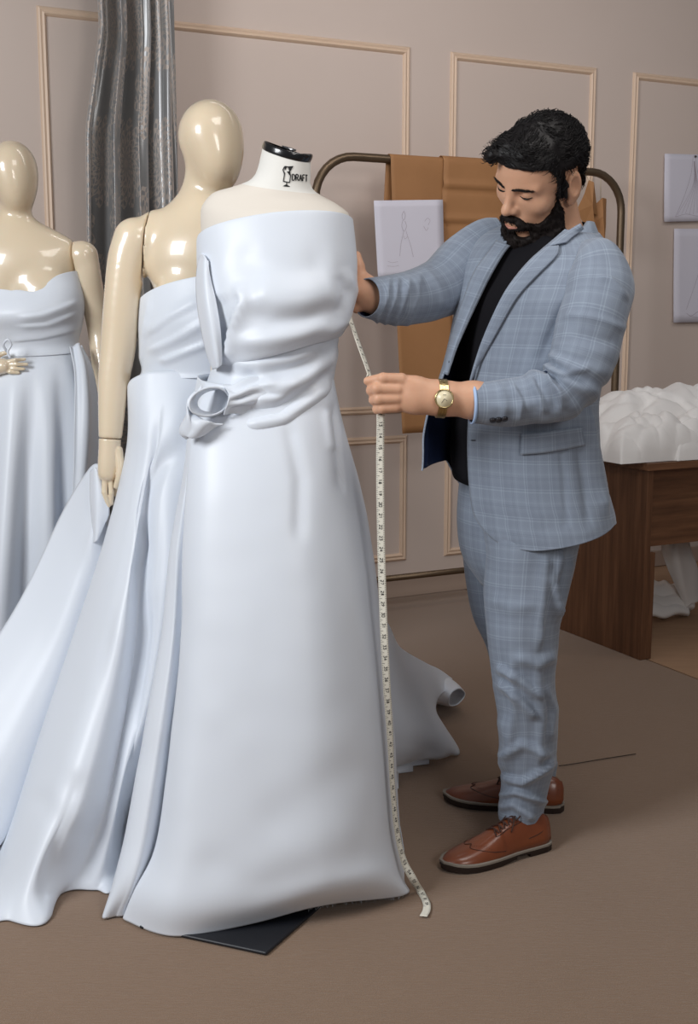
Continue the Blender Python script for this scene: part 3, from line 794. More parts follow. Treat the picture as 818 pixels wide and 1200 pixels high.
# bodice, upper drape: puffed bust with the turned-under lower edge
UB = [ring_px(232, 279, 413, 259, 249, .103, 96), ring_px(231, 284, 413.5, 264, 254, .108, 96), ring_px(231, 305, 416, 286, 284, .124, 96), ring_px(232, 335, 418, 312, 318, .145, 96), ring_px(236, 368, 416, 342, 356, .158, 96),
      ring_px(243, 402, 410, 370, 392, .155, 96), ring_px(249, 424, 403, 386, 408, .146, 96), ring_px(252, 432, 399, 393, 414, .134, 96), ring_px(252, 430, 397, 392, 411, .118, 96)]
def ub_disp(g):
    d = crease(g, [(277, 332), (284, 352), (271, 385), (262, 427)], 9, .016, -1) + crease(g, [(292, 338), (330, 350), (375, 350), (406, 345)], 26, .012, 0)
    d -= crease(g, [(268, 296), (300, 312), (350, 316), (390, 306)], 20, .008)
    d -= crease(g, [(288, 362), (320, 375), (360, 372), (400, 356)], 12, .010)
    d += crease(g, [(270, 400), (300, 400), (350, 392), (400, 374)], 10, .010) - crease(g, [(258, 345), (262, 385), (258, 415)], 9, .010)
    d += crease(g, [(404, 312), (413, 340), (402, 376), (372, 396)], 6, .009, 0) - crease(g, [(396, 322), (404, 345), (394, 370)], 5, .005)
    return d + .003 * noise3(g, 8, 1)
loft_rings('bodice', UB, 90, M['satin'], gown, disp=ub_disp, thick=.0015)
# waist wrap below it, ending in a thick slanting edge
WB = [ring_px(252, 405, 396, 384, 398, .110, 96), ring_px(250, 425, 396, 402, 416, .122, 96), ring_px(244, 445, 393, 424, 440, .128, 96), ring_px(234, 465, 391, 441, 470, .134, 96),
      ring_px(228, 478, 389, 447, 492, .140, 96), ring_px(226, 486, 388, 449, 499, .140, 96), ring_px(226, 487, 387.5, 449.5, 501, .130, 96)]
def wb_disp(g):
    d = crease(g, [(285, 470), (322, 464), (362, 440), (394, 404)], 10, .014) - crease(g, [(270, 442), (310, 438), (360, 426), (395, 398)], 8, .011)
    d += crease(g, [(280, 500), (330, 492), (364, 468), (389, 447)], 8, .014) - crease(g, [(280, 487), (325, 480), (362, 456), (384, 432)], 6, .010)
    d += crease(g, [(262, 416), (290, 428), (340, 424), (380, 408)], 7, .009) + crease(g, [(296, 432), (325, 450), (352, 448)], 7, .008)
    d += crease(g, [(282, 462), (300, 452), (325, 450)], 4, .008) - crease(g, [(284, 470), (304, 462), (330, 462)], 3.5, .007)
    return d
loft_rings('waist_wrap', WB, 80, M['satin'], gown, disp=wb_disp, thick=.003)
# loose vertical flap at the left of the bodice
FL = [[(236, 296, 2.685), (240, 300, 2.650), (244, 306, 2.64)], [(231, 318, 2.68), (240, 322, 2.630), (247, 328, 2.63)], [(231, 350, 2.67), (242, 352, 2.612), (253, 352, 2.615)], [(236, 385, 2.66), (247, 385, 2.602), (258, 382, 2.605)],
      [(243, 415, 2.66), (252, 416, 2.600), (260, 412, 2.603)], [(250, 433, 2.66), (255, 431, 2.605), (260, 427, 2.605)]]
sheet('bodice_flap', [[P(*p) for p in r] for r in FL], 40, 20, M['satin'], gown, thick=.004)
# waist knot: a loop seen into, its tail and the gathers
kY = 2.555
def loopring(cx_, cy_, rx, ry, rot, wid, Y0, n=56, lean=.03):
    g = np.zeros((n, 14, 3))
    for i, a in enumerate(np.linspace(0, 2 * math.pi, n)):
        x, y = rx * math.cos(a), ry * math.sin(a); c, s = math.cos(rot), math.sin(rot)
        X, Yy = cx_ + x * c - y * s, cy_ + x * s + y * c
        for j, w_ in enumerate(np.linspace(0, 1, 14)):
            k = 1 - .18 * w_ + .10 * math.sin(math.pi * w_)
            g[i, j] = P(cx_ + (X - cx_) * k + 5 * w_, cy_ + (Yy - cy_) * k - 1 * w_, Y0 + wid * w_ + lean * math.cos(a))
    return g
grid_mesh('knot_loop', loopring(245, 471, 24, 16, -.25, .06, kY), M['satin'], gown, thick=.004)
TL = [[(236, 452, 2.58), (228, 462, 2.56), (224, 470, 2.57)], [(226, 462, 2.575), (221, 474, 2.55), (222, 484, 2.565)], [(222, 478, 2.565), (222, 490, 2.54), (236, 492, 2.55)], [(215, 492, 2.57), (224, 503, 2.54), (246, 494, 2.545)], [(212, 505, 2.58), (222, 513, 2.55), (252, 497, 2.55)], [(219, 513, 2.585), (232, 510, 2.56), (262, 498, 2.555)]]
sheet('knot_tail', [[P(*p) for p in r] for r in TL], 40, 24, M['satin'], gown, thick=.003, disp=lambda U, V, g: .004 * np.sin(10 * U + 5 * V))
KW = [[(262, 452, 2.60), (268, 462, 2.56), (266, 474, 2.55), (262, 486, 2.57)], [(276, 452, 2.595), (279, 462, 2.565), (278, 472, 2.565), (274, 482, 2.58)], [(292, 444, 2.60), (296, 456, 2.575), (294, 470, 2.575), (288, 486, 2.595)], [(315, 438, 2.605), (318, 454, 2.588), (316, 470, 2.588), (306, 490, 2.60)]]
sheet('knot_gathers', [[P(*p) for p in r] for r in KW], 36, 50, M['satin'], gown, thick=.003, disp=lambda U, V, g: .006 * np.sin(U * 20 + 2 * V) * np.sin(np.pi * np.clip(V * 1.1, 0, 1)))
# ================================================================== EGG-HEAD MANNEQUINS
b = NB('mannequin_enamel'); b.set(Roughness=.30, Coat_Weight=.8, Coat_Roughness=.06); b.b.inputs['Specular IOR Level'].default_value = .5
co = b.coord(); b.l(b.mix(b.noise(co, 4, 3), srgb(222, 202, 172), srgb(232, 216, 190)), b.b.inputs['Base Color'])
b.b.inputs['Subsurface Weight'].default_value = .05; M['enamel'] = b.m
def ray_R(nrm_):  # helper: plane through a point
    return unit(nrm_)
class Fig:
    """px-measured balls and limbs at a given distance, turned into one smooth signed-distance body"""
    def __init__(s, Y): s.Y = Y; s.items = []
    def pt(s, x, y, dY=0.0): return P(x, y, s.Y + dY)
    def r(s, rp): return rp * s.Y / F_PX
    def ell(s, x, y, rx, ry, rd, dY=0.0, k=.02, R=None): s.items.append(('e', s.pt(x, y, dY), (s.r(rx), rd, s.r(ry)), k, R)); return s
    def cap(s, a, b_, ra, rb, k=.02): s.items.append(('c', s.pt(*a), s.pt(*b_), s.r(ra), s.r(rb), k)); return s
    def chain(s, pts, k=.012):
        if len(pts) > 3:
            c = catmull(np.array(pts, float), 4 * len(pts)); pts = [tuple(v) for v in c]; k = .0006
        for p, q in zip(pts[:-1], pts[1:]): s.cap(p[:2] + (p[2],), q[:2] + (q[2],), p[3], q[3], k)
        return s
    def f(s, p):
        d = None
        for it in s.items:
            if it[0] == 'e': e = s_ell(p, it[1], it[2], it[4]); k = it[3]
            else: e = s_cap(p, it[1], it[2], it[3], it[4]); k = it[5]
            d = e if d is None else smin(d, e, k)
        return d
    def box(s, pad=.04):
        lo = np.full(3, 9.0); hi = -lo
        for it in s.items:
            if it[0] == 'e': rr_ = max(it[2]); pts = [it[1]]
            else: rr_ = max(it[3], it[4]); pts = [it[1], it[2]]
            for q in pts: lo = np.minimum(lo, q - rr_); hi = np.maximum(hi, q + rr_)
        return lo - pad, hi + pad
def cut(f, p0, n, gap=.0): return lambda p: np.maximum(f(p), (p - p0) @ n + gap)
def rotY(a): c, s = math.cos(a), math.sin(a); return np.array([[c, 0, s], [0, 1, 0], [-s, 0, c]])
def stand(root, c, h):
    tube('stand_pole', [(c[0], c[1], .012), (c[0], c[1], h)], .014, M['steel'], root, 12)
    rg = np.array([[c[0] + .17 * s * math.cos(a), c[1] + .17 * s * math.sin(a), z] for s, z in ((1, 0), (1, .008), (.97, .012)) for a in np.linspace(0, 2 * math.pi, 40, endpoint=False)]).reshape(3, 40, 3)
    grid_mesh('stand_base', rg, M['steel'], root, True, False, cap=(True, True))

# ---- middle one (its shoulder seam, upper arm and hand show beside the front gown)
YM = 3.0
Fm = Fig(YM)
Fm.ell(247, 160, 36.5, 40, .095, k=.02).ell(255, 188, 27, 35, .078, dY=-.012, k=.03)
Fm.cap((243, 195, .02), (237, 235, .02), 23, 25, .025)
Fm.cap((232, 250, .02), (182, 268, .01), 20, 15, .05).cap((246, 250, .02), (306, 272, .03), 20, 15, .05)
Fm.ell(244, 305, 72, 62, .098, k=.05).ell(214, 352, 30, 30, .05, dY=-.06, k=.03).ell(275, 352, 30, 30, .05, dY=-.06, k=.03)
Fm.ell(242, 385, 62, 60, .09, k=.05).cap((240, 420, 0), (238, 440, 0), 50, 52, .05).ell(238, 500, 72, 60, .10, k=.05)
Fm.cap((215, 540, 0), (212, 700, 0), 34, 24, .04).cap((262, 540, 0), (262, 700, 0), 34, 24, .04).cap((182, 262, .01), (205, 262, 0), 14, 8, .02)
cF = Fm.pt(240, 600); cF = cF * [1, 1, 0]
man1 = thing('mannequin', 'cream egg-head mannequin directly behind the dress form, one glossy arm hanging down', 'mannequin', cF)
seam_p = Fm.pt(171, 290); seam_n = unit(np.array([-1, 0, .12]))
lo, hi = Fm.box(); lo[2] = .55
Am = Fig(YM)
Am.chain([(156, 280, -.01, 22), (149, 305, -.015, 22), (143, 350, -.02, 20.5), (139, 402, -.02, 20.5), (133, 450, -.03, 17.5), (129, 516, -.045, 13.2)], .02)
Am.cap((185, 278, 0), (165, 280, 0), 19, 20, .03)
wr_p, wr_n = Am.pt(129, 514, -.045), unit(Am.pt(129, 525, -.047) - Am.pt(130, 505, -.043))
both = lambda p: smin(Fm.f(p), Am.f(p), .02)
near_sh = lambda p, z: np.where(p[..., 2] > z, 1.0, 0.0)
zc = Fm.pt(171, 330)[2]
def cut_side(p, sgn):      # the seam plane only cuts above the armpit; below it arm and trunk are separate anyway
    return np.where(p[..., 2] > zc, sgn * ((p - seam_p) @ seam_n) + .0008, -1.0)
sdf_mesh('body', lambda p: np.maximum(np.where(p[..., 2] > zc, both(p), Fm.f(p)), cut_side(p, 1)), lo, hi, .0058, M['enamel'], man1, it=1)
stand(man1, cF, .75)
lo, hi = Am.box()
arm_m = sdf_mesh('arm', lambda p: np.maximum(np.maximum(np.where(p[..., 2] > zc, both(p), Am.f(p)), cut_side(p, -1)), (p - wr_p) @ wr_n + .001), lo, hi, .0042, M['enamel'], man1, it=1)
Hm = Fig(YM)
Hm.chain([(129, 508, -.043, 12.8), (128.5, 525, -.047, 12.6), (128, 543, -.05, 13), (127, 553, -.052, 12)], .012)
for (x0, y0, x1, y1, x2, y2, r0, dd) in ((116.5, 556, 115.5, 572, 122, 587, 3.5, .004), (123, 560, 122.5, 577, 127, 593, 3.6, -.006), (130, 560, 130.5, 577, 130.5, 590, 3.5, -.004), (136.5, 556, 138, 568, 135.5, 580, 3.2, .006)):
    Hm.chain([(x0, y0, -.052 + dd, r0), (x1, y1, -.056 + dd, r0 * .92), (x2, y2, -.05 + dd, r0 * .74)], .0015)
Hm.chain([(138, 528, -.055, 6), (141, 545, -.065, 4.8), (139.5, 558, -.07, 4), (136, 570, -.068, 3.2)], .008)
hf = Hm.f; lo, hi = Hm.box(.02)
sdf_mesh('hand', lambda p: np.maximum(hf(p), -((p - wr_p) @ wr_n) + .001), lo, hi, .0021, M['enamel'], arm_m, it=1)

# ---- left one, further back, hand on the hip
YL = 3.7
Fl = Fig(YL)
Fl.ell(15, 200, 27, 33, .092, k=.02).ell(20, 222, 20, 28, .075, dY=-.01, k=.03)
Fl.cap((16, 230, .015), (16, 262, .015), 16, 18, .025)
Fl.cap((22, 272, .015), (78, 292, .01), 14, 11, .05).cap((10, 272, .015), (-48, 292, .01), 14, 11, .05)
Fl.ell(16, 315, 70, 52, .098, k=.05).ell(-14, 345, 30, 26, .055, dY=-.055, k=.03).ell(48, 345, 30, 26, .055, dY=-.055, k=.03)
Fl.ell(18, 380, 60, 46, .085, k=.05).ell(18, 414, 50, 40, .082, k=.04).ell(18, 470, 66, 50, .10, k=.05)
Fl.cap((0, 500, 0), (-2, 640, 0), 30, 22, .04).cap((38, 500, 0), (40, 640, 0), 30, 22, .04)
cL = Fl.pt(18, 560) * [1, 1, 0]
man2 = thing('mannequin', 'cream egg-head mannequin at the far left edge with a hand on its waist', 'mannequin', cL)
sp_r, sn_r = Fl.pt(87, 300), unit(np.array([1, 0, .10])); sp_l, sn_l = Fl.pt(-56, 300), unit(np.array([-1, 0, .10]))
lo, hi = Fl.box(); lo[2] = .55
fl_f = Fl.f
sdf_mesh('body', lambda p: np.maximum(np.maximum(fl_f(p), (p - sp_r) @ sn_r + .0012), (p - sp_l) @ sn_l + .0012), lo, hi, .0062, M['enamel'], man2, it=3)
stand(man2, cL, .75)
def limb(root, fig, planes, handfig=None, wp=None, wn=None, h=.005):
    f0 = fig.f; lo, hi = fig.box()
    def f(p):
        d = f0(p)
        for q, n_ in planes: d = np.maximum(d, np.where(p[..., 2] > q[2] - .07, -((p - q) @ n_) + .0012, -1.0))
        if wp is not None: d = np.maximum(d, (p - wp) @ wn + .001)
        return d
    a = sdf_mesh('arm', f, lo, hi, h, M['enamel'], root, it=3)
    if handfig is not None:
        h0 = handfig.f; lo, hi = handfig.box(.02)
        sdf_mesh('hand', lambda p: np.maximum(h0(p), -((p - wp) @ wn) + .001), lo, hi, .0028, M['enamel'], a, it=1)
A1 = Fig(YL); A1.chain([(99, 300, 0, 15.5), (104, 325, 0, 14.5), (111, 360, .02, 13.5), (116, 392, .03, 13), (120, 430, .0, 12), (124, 486, -.04, 9)], .015); A1.cap((80, 298, 0), (94, 299, 0), 14, 15, .02)
H1 = Fig(YL); H1.chain([(124, 480, -.04, 9), (125, 508, -.05, 9.5)], .01)
for dx, ln in ((-5.5, 25), (-1.5, 30), (3, 29), (7, 23)): H1.chain([(125 + dx, 508, -.05, 3.2), (126 + dx, 508 + ln, -.055, 2.4)], .003)
H1.chain([(131, 492, -.055, 4), (135, 512, -.065, 2.8)], .005)
w1p, w1n = A1.pt(123.6, 481, -.04), unit(A1.pt(124.4, 488, -.04) - A1.pt(123, 470, -.035))
limb(man2, A1, [(sp_r, sn_r)], H1, w1p, w1n)
A2 = Fig(YL); A2.chain([(-68, 300, 0, 15.5), (-76, 325, 0, 14.5), (-92, 385, .02, 13.5), (-96, 400, .0, 13), (-60, 418, -.07, 11.5), (-22, 431, -.12, 8.5)], .015); A2.cap((-50, 298, 0), (-63, 299, 0), 14, 15, .02)
H2 = Fig(YL); H2.chain([(-26, 430, -.118, 8.5), (-8, 431, -.13, 9), (4, 429, -.135, 8.5)], .01)
for (x1, y1, x2, y2) in ((18, 422, 29, 421), (19, 427, 32, 427), (17, 432, 28, 432.5), (12, 436, 22, 437)): H2.chain([(4, (y1 + 429) / 2, -.135, 3.0), (x1, y1, -.142, 2.4), (x2, y2, -.138, 1.8)], .001)
H2.chain([(-14, 424, -.128, 4), (-2, 416, -.135, 3), (8, 413, -.135, 2.3)], .005)
w2p, w2n = A2.pt(-24, 430, -.118), unit(A2.pt(-10, 432, -.128) - A2.pt(-40, 426, -.1))
limb(man2, A2, [(sp_l, sn_l)], H2, w2p, w2n)

# ================================================================== GOWN ON THE MIDDLE MANNEQUIN
gm = thing('gown', 'white satin strapless gown with pleated sash and wide train on the middle mannequin', 'gown', cF + UP * .0)
GB = [ring_px(163, 356, 327, 336, 323, .125, 96, YM), ring_px(162, 358, 328, 340, 327, .130, 96, YM), ring_px(161, 385, 326, 375, 372, .152, 96, YM), ring_px(164, 412, 314, 408, 410, .135, 96, YM), ring_px(166, 432, 305, 428, 434, .125, 96, YM), ring_px(164, 440, 306, 436, 443, .128, 96, YM)]
def gm_disp(g):
    d = crease(g, [(172, 412), (205, 396), (246, 372)], 7, .008, 1, front=False) + crease(g, [(186, 424), (215, 412), (250, 398)], 6, .008, 1, front=False)
    d += crease(g, [(170, 395), (200, 372), (240, 350)], 8, .006, -1, front=False) + crease(g, [(178, 346), (170, 390), (165, 432)], 5, .005, 1, front=False)
    return d * (g[..., 1] < YM)
loft_rings('bodice', GB, 80, M['satin'], gm, disp=gm_disp, thick=.002)
def Rw(*pts): return [np.array(p[1:], float) if p[0] == 'w' else P(*p) for p in pts]
# visible (left to right, photo) then hidden world points behind
MS = [
 Rw((149, 455, 2.96), (166, 438, 2.905), (190, 434, 2.89), (215, 434, 2.885), (240, 434, 2.886), (270, 434, 2.895), (296, 434, 2.93), ('w', -.24, 3.0, 1.01), ('w', -.29, 3.08, 1.01), ('w', -.38, 3.11, 1.01), ('w', -.48, 3.08, 1.01), ('w', -.535, 3.02, 1.0)),
 Rw((150, 500, 2.95), (160, 505, 2.87), (178, 505, 2.84), (203, 505, 2.825), (232, 505, 2.84), (268, 503, 2.86), (300, 500, 2.92), ('w', -.21, 3.02, .87), ('w', -.26, 3.14, .87), ('w', -.38, 3.18, .87), ('w', -.50, 3.14, .87), ('w', -.56, 3.03, .87)),
 Rw((140, 565, 2.93), (152, 570, 2.83), (168, 575, 2.80), (176, 575, 2.82), (192, 572, 2.79), (222, 570, 2.80), (262, 565, 2.87), ('w', -.22, 3.03, .73), ('w', -.26, 3.17, .73), ('w', -.39, 3.23, .73), ('w', -.53, 3.2, .73), ('w', -.585, 3.05, .73)),
 Rw((113, 665, 2.90), (132, 672, 2.76), (152, 678, 2.725), (166, 678, 2.775), (182, 675, 2.73), (208, 672, 2.735), (236, 660, 2.86), ('w', -.25, 3.05, .54), ('w', -.26, 3.2, .54), ('w', -.40, 3.3, .54), ('w', -.57, 3.27, .54), ('w', -.63, 3.08, .54)),
 Rw((70, 792, 2.86), (98, 802, 2.68), (126, 810, 2.635), (150, 812, 2.70), (166, 806, 2.66), (188, 796, 2.68), (212, 778, 2.82), ('w', -.30, 3.06, .33), ('w', -.27, 3.22, .33), ('w', -.42, 3.38, .33), ('w', -.63, 3.36, .33), ('w', -.71, 3.1, .33)),
 Rw((28, 920, 2.76), (58, 935, 2.54), (92, 945, 2.51), (122, 942, 2.60), (140, 935, 2.585), (158, 920, 2.64), (184, 890, 2.80), ('w', -.36, 3.07, .13), ('w', -.30, 3.24, .13), ('w', -.46, 3.46, .13), ('w', -.70, 3.45, .13), ('w', -.82, 3.1, .13)),
 Rw((2, 1010, 2.62), (30, 1030, 2.45), (62, 1024, 2.475), (95, 1016, 2.56), (122, 1012, 2.555), (140, 1000, 2.62), (162, 960, 2.78), ('w', -.40, 3.08, .04), ('w', -.32, 3.25, .04), ('w', -.48, 3.5, .04), ('w', -.74, 3.5, .04), ('w', -.90, 3.1, .04)),
]
hm = [(-22, 1062, 0), (12, 1079, 0), (51, 1083, 0), (76, 1046, 0), (112, 1043, 0), (135, 1043, 0)]
MS.append([G(x, y, .003) for x, y, _ in hm] + [np.array([-.47, 2.78, .003]), np.array([-.41, 3.08, .003]), np.array([-.33, 3.25, .003]), np.array([-.48, 3.5, .003]), np.array([-.74, 3.5, .003]), np.array([-.92, 3.1, .003])])
def ms_disp(U, V, g):
    fr = (g[..., 1] < 2.98) * np.clip(V * 6, 0, 1)
    d = crease(g, [(190, 470), (176, 560), (168, 600), (170, 640), (160, 700)], 8, .012, 1, front=False) + crease(g, [(165, 470), (158, 560), (140, 680), (110, 800)], 12, .008, 0, front=False)
    d += crease(g, [(172, 690), (163, 780), (150, 900), (135, 1000)], 12, .016, -1, front=False) - crease(g, [(150, 700), (135, 850), (110, 980)], 14, .010, front=False)
    d += crease(g, [(92, 900), (68, 980), (54, 1072)], 16, .014, 0, front=False) + crease(g, [(40, 925), (62, 960), (96, 985)], 14, .004, 0, front=False)
    return d * fr + .003 * noise3(g, 5, 4)
ms_ = sheet('skirt', MS, 130, 200, M['satin'], gm, closed=True, thick=.0015, disp=ms_disp)
# train held out to the left, behind the skirt
TA = [[(122, 545, 3.02), (105, 548, 3.04), (70, 606, 3.06), (25, 700, 3.0), (-30, 790, 2.92), (-90, 900, 2.8)],
      [(126, 590, 2.99), (108, 600, 2.98), (84, 660, 2.97), (45, 750, 2.92), (-10, 840, 2.84), (-70, 940, 2.72)],
      [(124, 612, 2.97), (110, 637, 2.95), (96, 690, 2.94), (60, 790, 2.88), (12, 890, 2.78), (-50, 980, 2.66)],
      [(135, 650, 2.98), (125, 700, 2.97), (108, 760, 2.95), (78, 840, 2.89), (30, 950, 2.78), (-40, 1030, 2.58)]]
TA = [[P(*p) for p in r] for r in TA]
TA.append([np.array([-.62, 3.04, .2]), np.array([-.68, 3.0, .1]), np.array([-.75, 2.92, .02]), np.array([-.82, 2.82, .008]), np.array([-.90, 2.70, .006]), np.array([-.98, 2.58, .006])])
g = grid_resample(TA, 60, 90); g[..., 2] = np.maximum(g[..., 2] + .004 * noise3(g, 6, 9), .006)
grid_mesh('train', g, M['satin'], gm, thick=.002)
FLP = [[(106, 552, 2.98), (112, 548, 2.95), (119, 560, 2.95)], [(106, 585, 2.97), (114, 584, 2.935), (128, 598, 2.94)], [(109, 620, 2.96), (113, 622, 2.93), (122, 616, 2.935)], [(110, 636, 2.95), (112, 635, 2.93), (115, 632, 2.93)]]
sheet('train_flap', [[P(*p) for p in r] for r in FLP], 30, 20, M['satin'], gm, thick=.003)

# ================================================================== GOWN ON THE LEFT MANNEQUIN
gl = thing('gown', 'white sweetheart gown with satin overskirt on the mannequin at the far left edge', 'gown', cL)
LB = [ring_px(-66, 338, 93, 318, 340, .115, 96, YL), ring_px(-66, 342, 94, 322, 345, .122, 96, YL), ring_px(-64, 365, 99, 352, 368, .150, 96, YL), ring_px(-56, 385, 97, 378, 388, .125, 96, YL), ring_px(-46, 404, 92, 400, 405, .105, 96, YL), ring_px(-44, 416, 93, 412, 418, .110, 96, YL)]
R = np.stack(LB); g = np.stack([catmull(R[:, j], 80) for j in range(R.shape[1])], 1)
ph = np.linspace(0, 2 * math.pi, 96, endpoint=False)
hgt = np.where(np.sin(ph) > 0, .020 * np.abs(np.sin(2 * ph)) * 1.0 - .030 * np.exp(-((ph - math.pi * .62) / .22) ** 2), 0)
fade = np.clip(1 - np.linspace(0, 1, 80) / .45, 0, 1) ** 1.5
g[..., 2] += hgt[None] * fade[:, None]
n = grid_normals(g, True); cen = g.mean(1, keepdims=True); n *= np.sign(((g - cen) * n).sum(2).mean())
d = crease(g, [(20, 372), (50, 368), (92, 352)], 6, .006, 1, front=False) + crease(g, [(20, 382), (55, 380), (90, 366)], 5, .005, 1, front=False) + crease(g, [(10, 400), (50, 396), (92, 386)], 5, .004, -1, front=False)
g = g + n * (d * (g[..., 1] < YL))[..., None]
grid_mesh('bodice', g, M['satin'], gl, True, thick=.002)
LS = []
for (y, xl, xr, bd, am) in ((405, -46, 92, .104, 0), (418, -48, 95, .112, 0), (450, -66, 104, .15, .006), (500, -80, 112, .18, .014), (560, -92, 116, .21, .022), (640, -108, 122, .25, .03), (740, -128, 130, .29, .036), (860, -150, 142, .33, .042)):
    r = ring_px(xl, y, xr, y, y + 6, bd, 128, YL, yback=y - 8)
    c_ = r.mean(0); rad = r - c_; rad[:, 2] = 0; rn_ = np.linalg.norm(rad, axis=1, keepdims=True)
    w_ = am * (np.sin(ph_ := np.linspace(0, 2 * math.pi, 128, endpoint=False) * 13 + .5) + .5 * np.sin(ph_ * .62 + 1))
    r = r + rad / rn_ * w_[:, None]; LS.append(r)
last = LS[-1].copy(); last[:, :2] = (last[:, :2] - last[:, :2].mean(0)) * 1.06 + last[:, :2].mean(0); last[:, 2] = .004; LS.append(last)
loft_rings('skirt', LS, 70, M['satin'], gl, thick=.0015)
OV = [[(82, 406, 3.61), (90, 404, 3.63), (97, 404, 3.66)], [(88, 440, 3.55), (99, 436, 3.57), (109, 436, 3.63)], [(88, 500, 3.50), (104, 496, 3.53), (116, 496, 3.62)], [(86, 580, 3.47), (100, 576, 3.50), (116, 570, 3.60)], [(72, 680, 3.44), (90, 676, 3.46), (112, 668, 3.58)], [(50, 800, 3.40), (80, 796, 3.42), (112, 780, 3.58)]]
sheet('overskirt', [[P(*p) for p in r] for r in OV], 50, 30, M['satin'], gl, thick=.003, disp=lambda U, V, g: .008 * np.sin(9 * U + 3 * V))
SH = [[(62, 404, 3.585), (80, 402, 3.60), (96, 400, 3.66)], [(62, 412, 3.58), (80, 410, 3.595), (97, 408, 3.66)], [(64, 418, 3.575), (80, 416, 3.59), (97, 414, 3.66)]]
BW = [(8, 412, 3.535), (4, 404, 3.52), (9, 398, 3.515), (13, 404, 3.52), (9, 412, 3.52), (12, 420, 3.52)]
tube('lace_trim', catmull(np.array([P(*p) for p in BW]), 24), .004, M['satin'], gl, 6)
# ================================================================== THE MAN
b = NB('skin'); b.set(Roughness=.48); b.b.inputs['Specular IOR Level'].default_value = .4
b.b.inputs['Subsurface Weight'].default_value = .12; b.b.inputs['Subsurface Radius'].default_value = (.012, .005, .003); b.b.inputs['Subsurface Scale'].default_value = .5
co = b.coord(); b.l(b.mix(b.noise(co, 22, 4), srgb(204, 154, 124), srgb(220, 172, 142)), b.b.inputs['Base Color']); b.bump(b.noise(co, 700, 2), .06, .0006); M['skin'] = b.m
M['lip'] = simple('lip_skin', srgb(186, 128, 112), .45)
M['hair'] = simple('black_hair', srgb(20, 16, 17), .5, var=(60, .6), spec=.3)
M['beard'] = simple('dark_beard', srgb(30, 22, 20), .65, var=(80, .6), spec=.25)
M['stubble'] = simple('stubble_skin', srgb(150, 112, 92), .6, var=(300, .55))
M['eye'] = simple('eye_white', srgb(214, 206, 200), .2)
b = NB('tee_knit'); b.set(Base_Color=srgb(17, 16, 21), Roughness=.85); b.b.inputs['Specular IOR Level'].default_value = .2; M['tee'] = b.m
M['lining'] = simple('navy_lining', srgb(38, 50, 82), .35, var=(18, .45))
M['cuffblue'] = simple('pale_blue_lining', srgb(170, 196, 232), .5)
M['button'] = simple('dark_button', srgb(40, 38, 42), .3)
def plaid(name):
    b = NB(name); b.set(Roughness=.82, Sheen_Weight=.25); b.b.inputs['Specular IOR Level'].default_value = .25
    uv = b.coord('UV'); nz = b.n('ShaderNodeTexNoise'); nz.inputs['Scale'].default_value = 7; b.l(uv, nz.inputs['Vector'])
    sp = b.n('ShaderNodeSeparateXYZ'); b.l(uv, sp.inputs[0]); out = []
    for k in (0, 1):
        q = b.math('ADD', sp.outputs[k], b.math('MULTIPLY', b.math('SUBTRACT', nz.outputs['Fac'], .5), .004))
        fr = b.math('FRACT', b.math('ADD', b.math('DIVIDE', q, .058 if k == 0 else .064), 20.0))
        w = (1, 1, 1, 1); z = (0, 0, 0, 1); g_ = lambda v: (v, v, v, 1)
        out.append(b.ramp(fr, [(0, g_(.50)), (.05, g_(.50)), (.065, g_(.85)), (.085, g_(.85)), (.10, g_(.5)), (.15, g_(.42)), (.165, g_(.74)), (.185, g_(.74)), (.20, g_(.40)),
                               (.30, g_(.42)), (.42, g_(.5)), (.50, g_(.52)), (.515, g_(.24)), (.53, g_(.50)), (.56, g_(.50)), (.575, g_(.24)), (.59, g_(.50)), (.70, g_(.58)), (.715, g_(.80)), (.73, g_(.58)), (.86, g_(.5))]))
    av = b.mix(.5, out[0], out[1])
    wv = b.noise(b.mapping(uv, (2600, 700, 1)), 1.0, 1); wv2 = b.noise(b.mapping(uv, (700, 2600, 1)), 1.0, 1)
    f = b.math('ADD', av, b.math('MULTIPLY', b.math('SUBTRACT', b.math('ADD', wv, wv2), 1.0), .35))
    b.l(b.ramp(f, [(.12, srgb(98, 106, 120)), (.45, srgb(130, 140, 156)), (.56, srgb(139, 150, 166)), (.90, srgb(160, 173, 188))]), b.b.inputs['Base Color'])
    b.bump(b.math('ADD', wv, wv2), .12, .0006); return b.m
M['plaid'] = plaid('grey_blue_plaid_wool')

man_c = (G(610, 975) + G(625, 930)) / 2; man_c[2] = 0
man = thing('person', 'bearded man in grey-blue plaid suit and black shirt, looking down, holding the tape', 'person', man_c)

